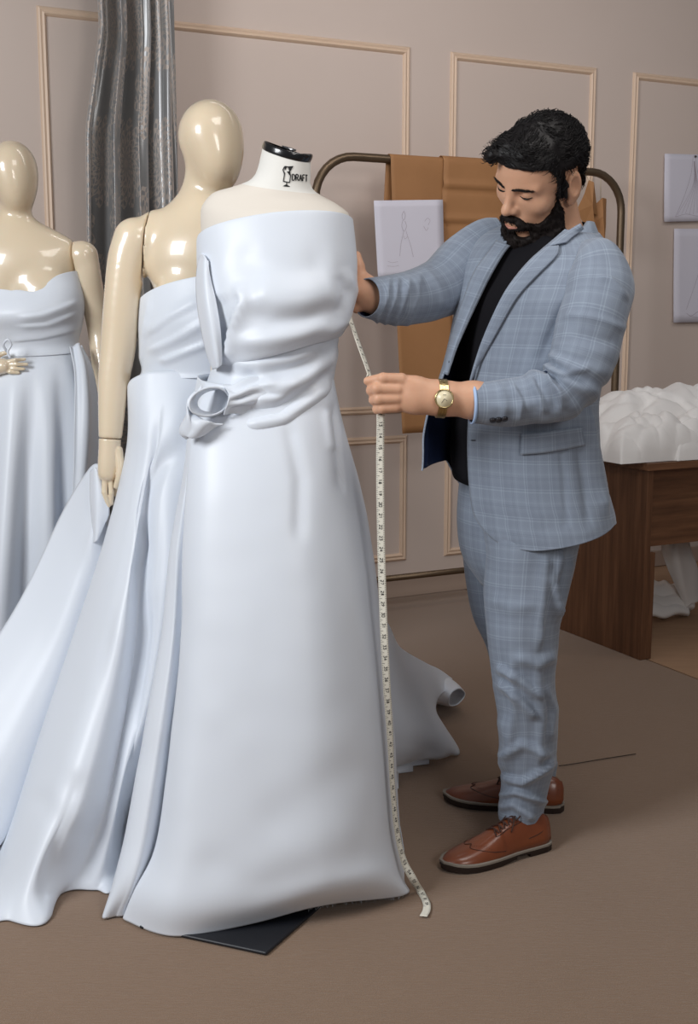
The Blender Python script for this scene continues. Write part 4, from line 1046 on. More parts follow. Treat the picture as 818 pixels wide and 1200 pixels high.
# ---------------------------------------------------------------- head frame (fitted to ear, eyes, nose, mouth, chin in the photo)
def head_basis(a, t, r):
    f = np.array([-math.sin(a), -math.cos(a), 0]); l = np.array([-f[1], f[0], 0]); z = np.array([0, 0, 1.])
    f2 = f * math.cos(t) - z * math.sin(t); u2 = z * math.cos(t) + f * math.sin(t)
    return np.array([f2, l * math.cos(r) + u2 * math.sin(r), u2 * math.cos(r) - l * math.sin(r)])
HB = head_basis(math.radians(55.7), math.radians(28.5), math.radians(-21.5)); HO = np.array([.4246, 2.74, 1.5995]); HS = 1.053
def h2w(v): return HO + HS * (np.asarray(v) @ HB)
def w2h(p): return ((np.asarray(p) - HO) @ HB.T) / HS
NECK = w2h(P(656, 292, 2.80)); NECK2 = w2h(P(660, 330, 2.80))
def face(p):
    """coordinates: forward, left, up"""
    q = p.copy(); q[..., 1] = np.abs(q[..., 1])
    C = lambda a, b_, ra, rb=None: s_cap(q, a, b_, ra, rb)
    d = s_ell(q, (-.012, 0, .030), (.097, .077, .087))
    d = smin(d, s_ell(q, (.030, 0, .02), (.066, .066, .075)), .02)
    d = smin(d, s_ell(q, (.034, 0, -.042), (.058, .055, .080)), .025)
    d = smin(d, C((.010, .050, -.070), (.060, .028, -.104), .020, .017), .02)
    d = smin(d, s_ball(q, (.074, 0, -.104), .021), .018); d = smin(d, s_ball(q, (.079, 0, -.111), .012), .012)
    d = smin(d, C((.084, .012, .0165), (.069, .048, .0145), .010, .010), .012)
    d = smin(d, s_ball(q, (.056, .046, -.024), .021), .018)
    d = smax(d, -s_ell(q, (.097, .032, .001), (.017, .018, .0115)), .009)
    e = s_ball(q, (.0745, .0325, .003), .0142)
    lidcut = (q[..., 2] + .0022) + (q[..., 0] - .0745) * .15
    d = smin(d, np.maximum(e, -lidcut), .004)
    d = smin(d, np.maximum(s_ball(q, (.0745, .0325, .003), .0138), lidcut + .0030), .005)
    d = smin(d, C((.088, 0, .012), (.105, 0, -.022), .0085, .0095), .010)
    d = smin(d, s_ell(q, (.108, 0, -.031), (.0135, .0120, .0110)), .008)
    d = smin(d, s_ell(q, (.0965, .0125, -.034), (.0115, .0068, .0085)), .006)
    d = smax(d, -s_ell(q, (.1015, .0075, -.0425), (.006, .0036, .0045)), .003)
    d = smin(d, s_ell(q, (.082, 0, -.066), (.021, .030, .022)), .014)
    d = smin(d, C((.0985, 0, -.0625), (.0900, .021, -.0655), .0052, .003), .005)
    d = smin(d, C((.0970, 0, -.0725), (.0900, .019, -.0700), .0060, .003), .005)
    d = smax(d, -C((.1040, 0, -.0672), (.0930, .023, -.0672), .0013, .001), .002)
    # ear
    er = s_ell(q, (-.010, .0825, -.008), (.0215, .0095, .035))
    er = smin(er, s_ell(q, (-.002, .0795, -.038), (.0100, .0075, .011)), .006)
    er = smax(er, -s_ell(q, (-.006, .0915, -.003), (.0125, .0085, .0215)), .002)
    er = smin(er, C((-.001, .0825, -.016), (.003, .0810, -.009), .004, .003), .003)
    d = smin(d, er, .005)
    # neck, leaning down to the torso
    d = smin(d, s_cap(p, (-.022, 0, -.055), NECK, .054, .058), .022); d = smin(d, s_cap(p, NECK, NECK2, .058, .075), .02)
    return d
lo = np.minimum([-.125, -.105, -.145], np.minimum(NECK, NECK2) - .05); hi = np.array([.135, .105, .145])
hV, hF = surface_nets(face, lo, hi, .0030); hV = relax(hV, hF, 1, .4)
# ---------------------------------------------------------------- hands and forearms
class Px:
    """capsule chain through picture points (x, y, distance, radius px)"""
    def __init__(s): s.c = []
    def ch(s, pts, k=.006, grp=0):
        for p, q in zip(pts[:-1], pts[1:]):
            s.c.append((P(*p[:3]), P(*q[:3]), p[3] * p[2] / F_PX, q[3] * q[2] / F_PX, k, grp))
        return s
    def f(s, p):
        G_ = {}
        for a, b_, ra, rb, k, g_ in s.c:
            e = s_cap(p, a, b_, ra, rb); G_[g_] = (e if g_ not in G_ else smin(G_[g_], e, k))
        d = G_.pop(0)
        for g_ in G_: d = smin(d, G_[g_], .0045)
        return d
    def box(s, pad=.012):
        lo = np.min([np.minimum(a - ra, b_ - rb) for a, b_, ra, rb, _, _ in s.c], 0); hi = np.max([np.maximum(a + ra, b_ + rb) for a, b_, ra, rb, _, _ in s.c], 0)
        return lo - pad, hi + pad
nh = Px()
nh.ch([(600, 471, 2.572, 18.5), (555, 469, 2.560, 20.5), (522, 467, 2.552, 18.5), (508, 466, 2.550, 17.5)], .02)
nh.ch([(508, 460, 2.548, 12), (488, 454, 2.544, 11), (470, 446, 2.540, 8)], .02); nh.ch([(508, 470, 2.548, 12), (488, 472, 2.544, 11), (466, 474, 2.544, 8.5)], .02); nh.ch([(506, 466, 2.556, 15), (484, 464, 2.552, 14), (468, 461, 2.548, 11)], .02)
nh.ch([(470, 444.5, 2.536, 7.4), (449, 443.5, 2.530, 6.6), (431, 446.5, 2.545, 5.2)], .004, 1)                                        # index, pinching
nh.ch([(466, 456.5, 2.532, 7.4), (442, 455.5, 2.526, 6.9), (435.5, 457.5, 2.542, 6.3), (446, 460, 2.576, 5.6), (456, 462, 2.580, 4.8)], .004, 2)
nh.ch([(465, 467.0, 2.532, 7.2), (444, 467.5, 2.527, 6.7), (438.5, 468.5, 2.543, 6.1), (449, 469, 2.577, 5.4), (458, 470, 2.580, 4.6)], .004, 3)
nh.ch([(464, 477.0, 2.536, 6.6), (448, 478.5, 2.532, 6.0), (442.0, 479.5, 2.546, 5.5), (450, 479, 2.574, 4.8), (459, 478, 2.578, 4.2)], .004, 4)
nh.ch([(497, 458, 2.566, 9.5), (474, 449, 2.575, 7.8), (452, 447, 2.572, 6.6), (434, 448, 2.560, 5.0)], .006, 5)                            # thumb, behind the tape
lo, hi = nh.box(); nV, nF = surface_nets(nh.f, lo, hi, .0022); nV = relax(nV, nF, 1, .4)
fh = Px()
fh.ch([(500, 350, 2.825, 19), (452, 351, 2.765, 18), (440, 349, 2.750, 17), (432, 345, 2.745, 15.5)], .02)
fh.ch([(432, 343, 2.748, 13), (428, 334, 2.757, 11), (424, 327, 2.766, 9)], .015); fh.ch([(430, 350, 2.755, 12), (422, 346, 2.768, 11), (415, 343, 2.776, 9)], .015)
fh.ch([(424, 328, 2.757, 7.2), (421, 312, 2.762, 6.2), (418.5, 299, 2.772, 4.6)], .004, 1)
fh.ch([(420, 330, 2.768, 7), (412, 316, 2.785, 6), (406, 305, 2.795, 4.8)], .004, 2); fh.ch([(417, 336, 2.774, 7), (406, 326, 2.792, 6), (398, 318, 2.80, 4.8)], .004, 3)
fh.ch([(415, 343, 2.778, 6.4), (404, 338, 2.795, 5.4), (397, 333, 2.802, 4.4)], .004, 4); fh.ch([(427, 356, 2.748, 8), (418, 360, 2.752, 6.5), (411, 357, 2.760, 5)], .006, 5)
lo, hi = fh.box(); fV, fF = surface_nets(fh.f, lo, hi, .0026); fV = relax(fV, fF, 1, .4)
# ---------------------------------------------------------------- hidden rest of the body (under the clothes), same mesh
bd = Px()
bd.ch([(652, 320, 2.80, 34), (630, 400, 2.80, 58), (612, 470, 2.81, 58), (608, 580, 2.83, 62)], .05)
bd.ch([(684, 322, 2.68, 20), (690, 360, 2.61, 24), (668, 445, 2.58, 19), (650, 462, 2.575, 18), (600, 471, 2.572, 17)], .03); bd.ch([(600, 306, 2.89, 18), (550, 318, 2.90, 20), (505, 343, 2.83, 20)], .03)
bd.ch([(625, 600, 2.76, 42), (612, 770, 2.75, 28), (612, 930, 2.79, 17)], .04); bd.ch([(588, 600, 2.93, 40), (610, 765, 2.98, 26), (624, 890, 3.06, 16)], .04)
lo, hi = bd.box(.02); bV, bF = surface_nets(bd.f, lo, hi, .014); bV = relax(bV, bF, 2)
allV = np.vstack([h2w(hV), nV, fV, bV]); allF = [tuple(f) for f in hF] + [tuple(f + len(hV)) for f in nF] + [tuple(f + len(hV) + len(nV)) for f in fF] + [tuple(f + len(hV) + len(nV) + len(fV)) for f in bF]
body = mesh('body', allV, allF, M['skin'], man)

# ---------------------------------------------------------------- hair, beard, brows, eyes
def hairline(p):
    f, l, u = p[..., 0], np.abs(p[..., 1]), p[..., 2]
    line = np.interp(f, [-.12, -.080, -.052, -.036, -.030, .012, .015, .026, .032, .048, .066, .09, .13], [-.046, -.054, -.048, -.020, .034, .034, -.030, -.030, .030, .050, .056, .059, .061])
    return line - u
def hairs(p):
    d = s_ell(p, (-.009, 0, .031), (.098, .080, .093))
    d = smin(d, s_ell(p, (.050, -.012, .076), (.044, .056, .026)), .018)
    d = smin(d, s_ell(p, (.094, -.042, .076), (.0165, .018, .0175)), .004)
    d = d - .0034 * noise3(p, 62, 1) - .0018 * noise3(p, 130, 2) - .004 * noise3(p, 34, 3)
    d = smin(d, face(p) - .007 - .003 * noise3(p, 60, 4), .006)
    d = smax(d, hairline(p) + .003 * noise3(p, 70, 5), .005)
    return np.maximum(d, -(face(p) + .003))
nrmf = lambda f, p, e=.0015: np.stack([f(p + [e, 0, 0]) - f(p - [e, 0, 0]), f(p + [0, e, 0]) - f(p - [0, e, 0]), f(p + [0, 0, e]) - f(p - [0, 0, e])], -1)
V, Fq = surface_nets(hairs, (-.14, -.115, -.08), (.135, .115, .165), .0032)
hair = mesh('hair', h2w(V), Fq, M['hair'], man)
def strands(name, pts, nrm, dirs, length, rad, lift, curl, mat, parent, seed):
    """thin tapered locks rooted on a surface, local head coordinates, one mesh of kind stuff"""
    r_ = np.random.RandomState(seed); n = len(pts); K = 6; ts = np.linspace(0, 1, K)
    nn = nrm / (np.linalg.norm(nrm, axis=1, keepdims=True) + 1e-9); dd = dirs - nn * (dirs * nn).sum(1, keepdims=True); dd /= np.linalg.norm(dd, axis=1, keepdims=True) + 1e-9
    sd = np.cross(nn, dd); L = length * (.6 + .8 * r_.rand(n)); ph = r_.rand(n) * 6.28; fr = 3 + 4 * r_.rand(n)
    path = np.stack([pts + dd * (L * t)[:, None] + nn * (lift * (math.sin(math.pi * min(1, t * 1.0)) * .9 + .15 * t) - .001)[None, None][0] + sd * (curl * np.sin(fr * t + ph) * t)[:, None] + nn * (curl * .6 * np.cos(fr * t + ph) * t)[:, None] for t in ts], 1)
    w = rad * np.array([1, 1, .95, .8, .55, .12]); vs = []
    for a in (0, 2.094, 4.189):
        vs.append(path + (math.cos(a) * sd[:, None] + math.sin(a) * nn[:, None]) * w[None, :, None])
    V = np.stack(vs, 2).reshape(-1, 3)                       # n, K, 3
    base = np.arange(n)[:, None, None] * K * 3; F = []
    for k in range(K - 1):
        for j in range(3):
            a = k * 3 + j; b_ = k * 3 + (j + 1) % 3
            F.append(np.stack([base[:, 0, 0] + a, base[:, 0, 0] + b_, base[:, 0, 0] + b_ + 3, base[:, 0, 0] + a + 3], 1))
    o = mesh(name, h2w(V), np.concatenate(F), mat, parent, fix=False); tag(o, kind='stuff'); return o
r_ = np.random.RandomState(4)
idx = r_.choice(len(V), 5200); pts = V[idx]; nr_ = nrmf(hairs, pts)
ok = (pts[:, 2] > -.06) & (hairline(pts) < -.005) & (face(pts) > .002); pts, nr_ = pts[ok], nr_[ok]
flow = np.stack([np.where(pts[:, 0] > .02, .5, -.6) + .8 * noise3(pts, 18, 2), -.35 + .9 * noise3(pts, 18, 6), np.where(pts[:, 2] < .05, -.9, .1) + .5 * noise3(pts, 18, 8)], 1)
strands('hair_strands', pts, nr_, flow, .019, .0009, .0034, .0042, M['hair'], hair, 1)

def beard_top(p):
    l = np.abs(p[..., 1]); f = p[..., 0]
    a = np.interp(l, [0, .012, .024, .034, .045, .056, .066, .074, .09], [-.0475, -.0475, -.053, -.064, -.071, -.064, -.042, .000, .010])
    b_ = np.interp(f, [-.02, .008, .022, .040, .058, .075, .09], [.0, -.012, -.034, -.056, -.068, -.072, -.066])
    w = np.clip((l - .036) / .016, 0, 1)
    return p[..., 2] - (a * (1 - w) + b_ * w)
def beards(p):
    q = p.copy(); q[..., 1] = np.abs(q[..., 1])
    t = .0062 + .0022 * noise3(p, 150, 3) + .0018 * noise3(p, 60, 7)
    t = t + .007 * np.clip((-.085 - p[..., 2]) / .03, 0, 1)
    t = t * np.clip((-.012 - p[..., 2]) / .05 + .25, .25, 1)
    d = face(p) - t
    d = smax(d, beard_top(p) + .003 * noise3(p, 160, 2), .005)
    d = smax(d, -(s_ell(q, (.100, 0, -.0675), (.022, .0215, .0085))), .003)                       # lips
    d = smax(d, -(s_ell(q, (.088, .0215, -.0880), (.030, .0150, .0110))), .003)                    # bare skin either side of the soul patch
    d = smax(d, np.interp(p[..., 2], [-.15, -.11, -.085, -.05, -.02, .01], [.040, .028, .016, .013, .017, .019]) - p[..., 0], .004)
    d = np.maximum(d, -.138 - p[..., 2])
    return np.maximum(d, -(face(p) + .003))
BV, BF = surface_nets(beards, (-.06, -.095, -.150), (.135, .095, .005), .0024)
beard = mesh('beard', h2w(BV), BF, M['beard'], man)
idx = r_.choice(len(BV), 3800); pts = BV[idx]; nr_ = nrmf(beards, pts)
flow = np.stack([.25 + .5 * noise3(pts, 30, 2), np.sign(pts[:, 1]) * .3 + .5 * noise3(pts, 30, 4), -1.0 + 0 * pts[:, 0]], 1)
strands('beard_strands', pts, nr_, flow, .0085, .00055, .0016, .002, M['beard'], beard, 2)
def on_face(f0, l, u, lift=0.0):
    """push a point out along the forward axis to the face surface"""
    x = np.linspace(.02, .135, 260); pp = np.stack([x, np.full_like(x, l), np.full_like(x, u)], 1); d = face(pp); k = np.where(d < 0)[0]
    return np.array([x[k[-1]] + lift, l, u]) if len(k) else np.array([f0, l, u])
for sgn in (1, -1):
    e = h2w((.0745, sgn * .0325, .003)); bag = Bag()
    th = np.linspace(0, math.pi, 14); ps = np.linspace(0, 2 * math.pi, 24, endpoint=False)
    g = np.array([[e + HS * .0131 * np.array([math.sin(a) * math.cos(c), math.sin(a) * math.sin(c), math.cos(a)]) for c in ps] for a in th])
    grid_mesh('eye', g, M['eye'], man, True, False)
    lash = [on_face(.09, sgn * (.0325 + x), -.0022 - .0026 * (1 - (x / .0135) ** 2) + (.001 if x > 0 else 0), .0008) for x in np.linspace(-.0135, .0150, 9)]
    tube('eyelashes', catmull(h2w(lash), 24), np.concatenate([np.linspace(.0007, .0021, 12), np.linspace(.0021, .0008, 12)]), M['hair'], man, 6)
    ctr = [(x, .0112 + .0056 * math.sin(min(1, (x + .002) / .040) * 2.3)) for x in np.linspace(.010, .052, 12)]
    cen = np.array([on_face(.09, sgn * x, y, .0012) for x, y in ctr])
    tube('eyebrow', catmull(h2w(cen), 30), np.concatenate([np.linspace(.0012, .0026, 8), np.linspace(.0026, .0022, 10), np.linspace(.0022, .0006, 12)]), M['beard'], man, 8)
    bp = catmull(cen, 160) + r_.randn(160, 3) * [.0004, .0006, .0016]
    strands('eyebrow_hairs', bp, np.tile([1.0, 0, .1], (160, 1)), np.tile([0, sgn * 1.0, .35], (160, 1)), .006, .00035, .0008, .0006, M['hair'], man, 5)
lw = [on_face(.1, x, -.0722 - .0012 * (1 - (x / .019) ** 2), .0004) for x in np.linspace(-.017, .017, 9)]
tube('lips', catmull(h2w(lw), 24), np.concatenate([np.linspace(.0012, .0040, 12), np.linspace(.0040, .0012, 12)]), M['lip'], man, 8)

# ---------------------------------------------------------------- shirt and jacket: rings about a leaning axis, facing half left
TA_ = math.radians(45); tf = np.array([-math.sin(TA_), -math.cos(TA_), 0]); tl = np.array([-tf[1], tf[0], 0])
JR = np.array([  # py, px centre, Y, lateral half width, front-back half depth
    (630, 624, 2.80, .206, .152), (617, 622, 2.80, .206, .152), (596, 619, 2.80, .202, .150), (560, 613, 2.80, .197, .145), (500, 611, 2.80, .194, .140), (460, 614, 2.80, .190, .136), (400, 624, 2.79, .203, .137),
    (352, 633, 2.78, .214, .136), (325, 639, 2.78, .216, .128), (305, 644, 2.78, .206, .114), (290, 648, 2.78, .178, .100), (277, 652, 2.785, .138, .088), (264, 656, 2.79, .096, .076)])
def jring(i, phi, da=0.0, db=0.0):
    py, px, Y, a, b_ = JR[i]; c = P(px, py, Y); phi = np.asarray(phi)
    dz = -.045 * float(np.interp(py, [270, 300, 350, 420], [1, 1, .8, 0])) * np.sin(phi) * (a / .2)      # right shoulder raised by the reaching arm
    return c + (b_ + db) * np.cos(phi)[:, None] * tf + (a + da) * np.sin(phi)[:, None] * tl + dz[:, None] * UP
# shirt
phi = np.linspace(0, 2 * math.pi, 72, endpoint=False)
rows = [jring(i, phi, -.016 - (.012 if i > 8 else 0), -.018 - (.004 if i > 8 else 0)) for i in range(3, 12)]
rows[0][:, 2] -= .022 * np.cos(phi - .7) * (np.cos(phi) > 0); rows[0] = rows[0] + .012 * tf; rows[1] = rows[1] + .010 * tf
rows.append(h2w(NECK) + np.array([.066 * np.cos(p_) * tf + .070 * np.sin(p_) * tl + UP * (.020 - .030 * math.cos(p_)) for p_ in phi]))
rows.append(h2w(NECK) + np.array([.060 * np.cos(p_) * tf + .064 * np.sin(p_) * tl + UP * (.030 - .034 * math.cos(p_)) for p_ in phi]))
R = np.stack(rows); g = np.stack([catmull(R[:, j], 90) for j in range(72)], 1)
n = grid_normals(g, True); cen = g.mean(1, keepdims=True); n *= np.sign(((g - cen) * n).sum(2).mean())
g = g + n * (.004 * noise3(g, 14, 3) + .003 * np.sin(g[..., 2] * 60 + 5 * noise3(g, 6, 1)) * np.clip((1.2 - g[..., 2]) * 4, 0, 1))[..., None]
grid_mesh('shirt', g, M['tee'], man, True, thick=.003)
rb = np.array([h2w(NECK) + .064 * np.cos(p_) * tf + .068 * np.sin(p_) * tl + UP * (.024 - .033 * math.cos(p_)) for p_ in np.append(phi, phi[0])])
# jacket
eL = [(630, 592), (617, 571), (596, 555), (560, 549), (500, 549), (460, 551), (400, 568), (352, 588), (325, 605), (305, 620), (290, 634), (277, 648), (264, 662)]
eR = {630: 494, 617: 495, 596: 496, 560: 497, 500: 505, 460: 515, 400: 535, 352: 558, 325: 573, 305: 584, 290: 594, 277: 606, 264: 622}
pR = {630: -34, 617: -34, 596: -34, 560: -34, 500: -34, 460: -32, 400: -30}
jr = []; jph = []; NPH = 150
for i, (py, px, Y, a, b_) in enumerate(JR):
    s_ = np.radians(np.linspace(-57, 110, 400)); q = jring(i, s_); xs_ = px_of(q)[0]
    fl = s_[np.argmin(np.abs(xs_ - eL[i][1]))]
    if py in pR: fr_ = math.radians(pR[py])
    else: fr_ = s_[np.argmin(np.abs(xs_ - eR[py]))]
    ph_ = np.linspace(fl, 2 * math.pi + fr_, NPH); r = jring(i, ph_)
    # right front panel swings open, forward and up (the raised arm pulls it)
    pe = r[-1]; best = 0
    ds = np.linspace(-.02, .16, 181); xs2 = px_of(pe + ds[:, None] * tf)[0]; best = ds[np.argmin(np.abs(xs2 - eR[py]))] if py in pR else 0
    w_ = np.clip((ph_ - (2 * math.pi + math.radians(-130))) / (fr_ - math.radians(-130)), 0, 1) ** 1.5
    up_ = .175 * np.clip((py - 430) / 200, 0, 1)
    r = r + w_[:, None] * (tf * best) + (np.clip(w_ * 2.6, 0, 1) * up_)[:, None] * UP
    r = r + UP * (.050 * np.clip((py - 520) / 110, 0, 1) * np.clip((ph_ - .5) / 1.3, 0, 1) ** 1.2)[:, None] * np.clip((math.radians(200) - ph_) / .8, 0, 1)[:, None]
    jr.append(r); jph.append((fl, 2 * math.pi + fr_))
R = np.stack(jr); jg = np.stack([catmull(R[:, j], 130) for j in range(NPH)], 1)
n = grid_normals(jg); cen = jg.mean(1, keepdims=True); n *= np.sign(((jg - cen) * n).sum(2).mean())
jd = crease(jg, [(690, 470), (698, 530), (712, 610)], 9, .012, 1, front=False) - crease(jg, [(676, 500), (684, 560), (690, 622)], 5, .005, front=False) + crease(jg, [(640, 400), (620, 440), (590, 480)], 12, .006, front=False) + crease(jg, [(660, 500), (640, 480), (600, 500)], 10, .004, front=False)
jd = jd + .005 * noise3(jg, 8, 3) + crease(jg, [(668, 350), (650, 385), (626, 432)], 7, -.010, 0, front=False) + crease(jg, [(590, 520), (620, 560), (640, 620)], 14, .004, 0, front=False) + crease(jg, [(655, 505), (662, 560), (664, 620)], 3, -.004, 0, front=False, fade=.05)
jg = jg + n * (jd * (n[..., 1] < .2))[..., None]
UVJ = np.zeros(jg.shape[:2] + (2,)); PHJ = np.stack([catmull(np.linspace(a_, b_, NPH)[:, None], NPH)[:, 0] for a_, b_ in jph]); 
PHJ = np.stack([np.interp(np.linspace(0, len(JR) - 1, 130), np.arange(len(JR)), PHJ[:, j]) for j in range(NPH)], 1)
UVJ[..., 0] = PHJ * .19 + .02; UVJ[..., 1] = jg[..., 2]
jacket = mesh('jacket', jg.reshape(-1, 3), grid_faces(130, NPH), [M['plaid'], M['lining']], man, uvs=UVJ.reshape(-1, 2))
def cloth_shell(o, t=.004):
    m = o.modifiers.new('solid', 'SOLIDIFY'); m.thickness = t; m.offset = -1; m.material_offset = 1; m.material_offset_rim = 0
me = jacket.data
# make normals point outward so the lining lands inside
def orient_out(o, c3):
    me = o.data; c = np.asarray(c3) - world_loc(o); s = 0
    for p in list(me.polygons)[::37]: s += (np.array(p.center) - c) @ np.array(p.normal)
    if s < 0: me.flip_normals()
orient_out(jacket, jg.reshape(-1, 3).mean(0)); cloth_shell(jacket)
# surface look-up for things sewn on the jacket
JX, JY = px_of(jg); JN = n
def on_grid(x, y, g, gx, gy, gn, lift=.004):
    d = (gx - x) ** 2 + (gy - y) ** 2; vis = (gn * (g - [0, 0, CAM_Z])).sum(-1) < 0
    d = np.where(vis, d, 1e9); k = np.argsort(d.ravel())[:6]; w_ = 1 / (d.ravel()[k] + .3)
    Yv = (g[..., 1].ravel()[k] * w_).sum() / w_.sum()
    dv = ray(x, y); return P(x, y, Yv) - unit(dv) * lift
def on_jacket(x, y, lift=.004): return on_grid(x, y, jg, JX, JY, JN, lift)
def sew(name, inner, outer, nr, nc, parent, lift=(.006, .006), thick=.004, mat=None, puff=.004):
    a = catmull(np.array(inner, float), nr); b_ = catmull(np.array(outer, float), nr); g = np.zeros((nr, nc, 3))
    for i in range(nr):
        for j in range(nc):
            u = j / (nc - 1); x, y = a[i] * (1 - u) + b_[i] * u
            g[i, j] = on_jacket(x, y, lift[0] * (1 - u) + lift[1] * u + puff * math.sin(math.pi * min(1, u * 1.1)))
    k = np.ones(5) / 5
    for c in range(3):          # soften look-up noise along the strip
        for j in range(nc): g[2:-2, j, c] = np.convolve(g[:, j, c], k, 'valid')
    return grid_mesh(name, g, mat or M['plaid'], parent, thick=thick)
sew('lapel', [(642, 289), (626, 300), (606, 322), (588, 348), (570, 386), (558, 420), (551, 446)], [(655, 288), (653, 299), (634, 318), (606, 348), (583, 388), (564, 422), (552, 447)], 50, 12, jacket, (.010, .008))
sew('lapel', [(598, 288), (590, 298), (576, 322), (562, 350), (546, 384), (534, 412), (525, 440)], [(582, 282), (572, 296), (556, 318), (545, 346), (533, 380), (525, 410), (521, 438)], 50, 10, jacket, (.010, .006))
# collar round the back of the neck
nb = h2w(NECK); CG = []
for p_ in np.linspace(math.radians(30), math.radians(330), 70):
    c, s = math.cos(p_), math.sin(p_); e = max(0, math.cos(p_)); col = []
    for (ra, rb, z) in ((.071, .067, -.012), (.067, .065, .014), (.068, .067, .026), (.073, .073, .026), (.081, .081, .006), (.090, .088, -.016)):
        col.append(nb + rb * c * tf + ra * s * tl + UP * (z - .075 * e + .028 + .004 * s) + tf * -.004)
    CG.append(col)
grid_mesh('collar', np.array(CG).transpose(1, 0, 2), M['plaid'], jacket, thick=.004)
sew('collar_leaf', [(680, 262), (670, 268), (656, 277), (641, 289)], [(684, 268), (679, 272), (672, 277), (664, 284)], 24, 8, jacket, (.012, .008), puff=.003)
sew('pocket_flap', [(611, 508), (636, 506), (660, 503), (682, 500)], [(610, 533), (636, 531), (662, 527), (686, 522)], 30, 8, jacket, (.005, .007), thick=.003, puff=.001)
# ---------------------------------------------------------------- sleeves
def sleeve(name, pts, disp, seg=64, nr=120, flat=1.0):
    pp = np.array([P(x, y, Y) for x, y, Y, r in pts]); rr_ = np.array([r * Y / F_PX for x, y, Y, r in pts])
    path = catmull(pp, nr); rad = catmull(rr_[:, None], nr)[:, 0]
    g = tube_grid(path, rad, seg); n = grid_normals(g, True); c = path[:, None]; n *= np.sign(((g - c) * n).sum(2).mean())
    s = np.concatenate([[0], np.cumsum(np.linalg.norm(np.diff(path, axis=0), axis=1))])
    g = g + n * disp(g, s[:, None] / s[-1], np.linspace(0, 2 * math.pi, seg, endpoint=False)[None])[..., None]
    o = grid_mesh(name, g, [M['plaid'], M['lining']], jacket, True); orient_path(o, path); cloth_shell(o, .003)
    n = grid_normals(g, True); n *= np.sign(((g - c) * n).sum(2).mean()); return o, g, n
def orient_path(o, path):
    me = o.data; off = world_loc(o); s = 0
    for p in list(me.polygons)[::23]:
        c = np.array(p.center) + off; k = np.argmin(((path - c) ** 2).sum(1)); s += (c - path[k]) @ np.array(p.normal)
    if s < 0: me.flip_normals()
def nd(g, t, a):
    C = lambda pl, w_, h_, sd=0: crease(g, pl, w_, h_, sd, front=False)
    d = C([(612, 432), (640, 446), (668, 470)], 6, .010) + C([(620, 440), (632, 462), (640, 486)], 5, .010, 1) + C([(640, 440), (655, 458), (662, 482)], 5, .011, 1)
    d += C([(600, 448), (612, 470), (610, 494)], 5, .007, 1) + C([(660, 366), (700, 372), (736, 384)], 7, .009, 1) - C([(670, 392), (700, 398), (726, 402)], 6, .006)
    d += C([(700, 322), (716, 326), (738, 350)], 6, .007, 1) + .005 * noise3(g, 14, 4) + C([(634, 432), (662, 440), (694, 430)], 5, .008, -1)
    d += C([(586, 446), (592, 470), (590, 494)], 4, .004) - C([(648, 446), (650, 465), (650, 484)], 4, .006) + C([(640, 470), (600, 478), (570, 476)], 6, .004)
    d += .005 * np.sin(t * 95 + 2 * np.sin(a * 2)) * np.exp(-((t - .60) / .08) ** 2)
    return d
sl1, g1, n1 = sleeve('sleeve', [(688, 292, 2.69, 14), (701, 308, 2.65, 29), (702, 334, 2.63, 39), (694, 375, 2.60, 39.5), (679, 430, 2.575, 37), (655, 462, 2.565, 31.5), (620, 468, 2.565, 29), (588, 471, 2.562, 27.5), (554, 472, 2.555, 25)], nd)
def fd(g, t, a):
    d = .0035 * noise3(g, 16, 9)
    for x, w_, h_ in ((452, 4, .006), (462, 4, .006), (474, 5, .006), (488, 5, .005)): d += crease(g, [(x + 6, 322), (x + 2, 350), (x - 12, 384)], w_, h_, 1, front=False)
    d += crease(g, [(500, 318), (520, 345), (522, 366)], 7, .006, front=False) + crease(g, [(505, 310), (480, 335), (470, 350)], 6, .005, front=False)
    return d
sl2, g2, n2 = sleeve('sleeve', [(592, 272, 2.93, 20), (574, 284, 2.93, 30), (550, 308, 2.92, 36), (520, 334, 2.88, 34.5), (492, 346, 2.825, 31), (462, 351, 2.77, 29), (430, 349, 2.72, 23.5)], fd)
# pale turned lining at the near cuff, sleeve buttons, a buttonhole
rg = g1[-1]; cc = rg.mean(0); ax_ = unit(cc - g1[-6].mean(0))
ring3 = np.array([cc + (rg - cc) * 1.02 - ax_ * .001, cc + (rg - cc) * 1.035 + ax_ * .002, cc + (rg - cc) * 1.0 + ax_ * .0055, cc + (rg - cc) * .93 + ax_ * .003])
grid_mesh('cuff_lining', ring3, M['cuffblue'], sl1, True, False, thick=.001)
X1, Y1 = px_of(g1)
for x, y in ((577.5, 492), (584.5, 491.5), (591.5, 490.5)):
    p = on_grid(x, y, g1, X1, Y1, n1, .001); k = np.argmin(((g1 - p) ** 2).sum(-1)); nn = unit(n1.reshape(-1, 3)[k])
    tube('button', [p, p + nn * .004], [.0072, .0062], M['button'], sl1, 16)
for (x0, y0, x1, y1) in ((552, 516, 557, 516), (527, 417, 526, 425)):
    tube('buttonhole', [on_jacket(x0, y0, .014 if y0 < 500 else .004), on_jacket(x1, y1, .014 if y0 < 500 else .004)], .0011, M['button'], jacket, 6)
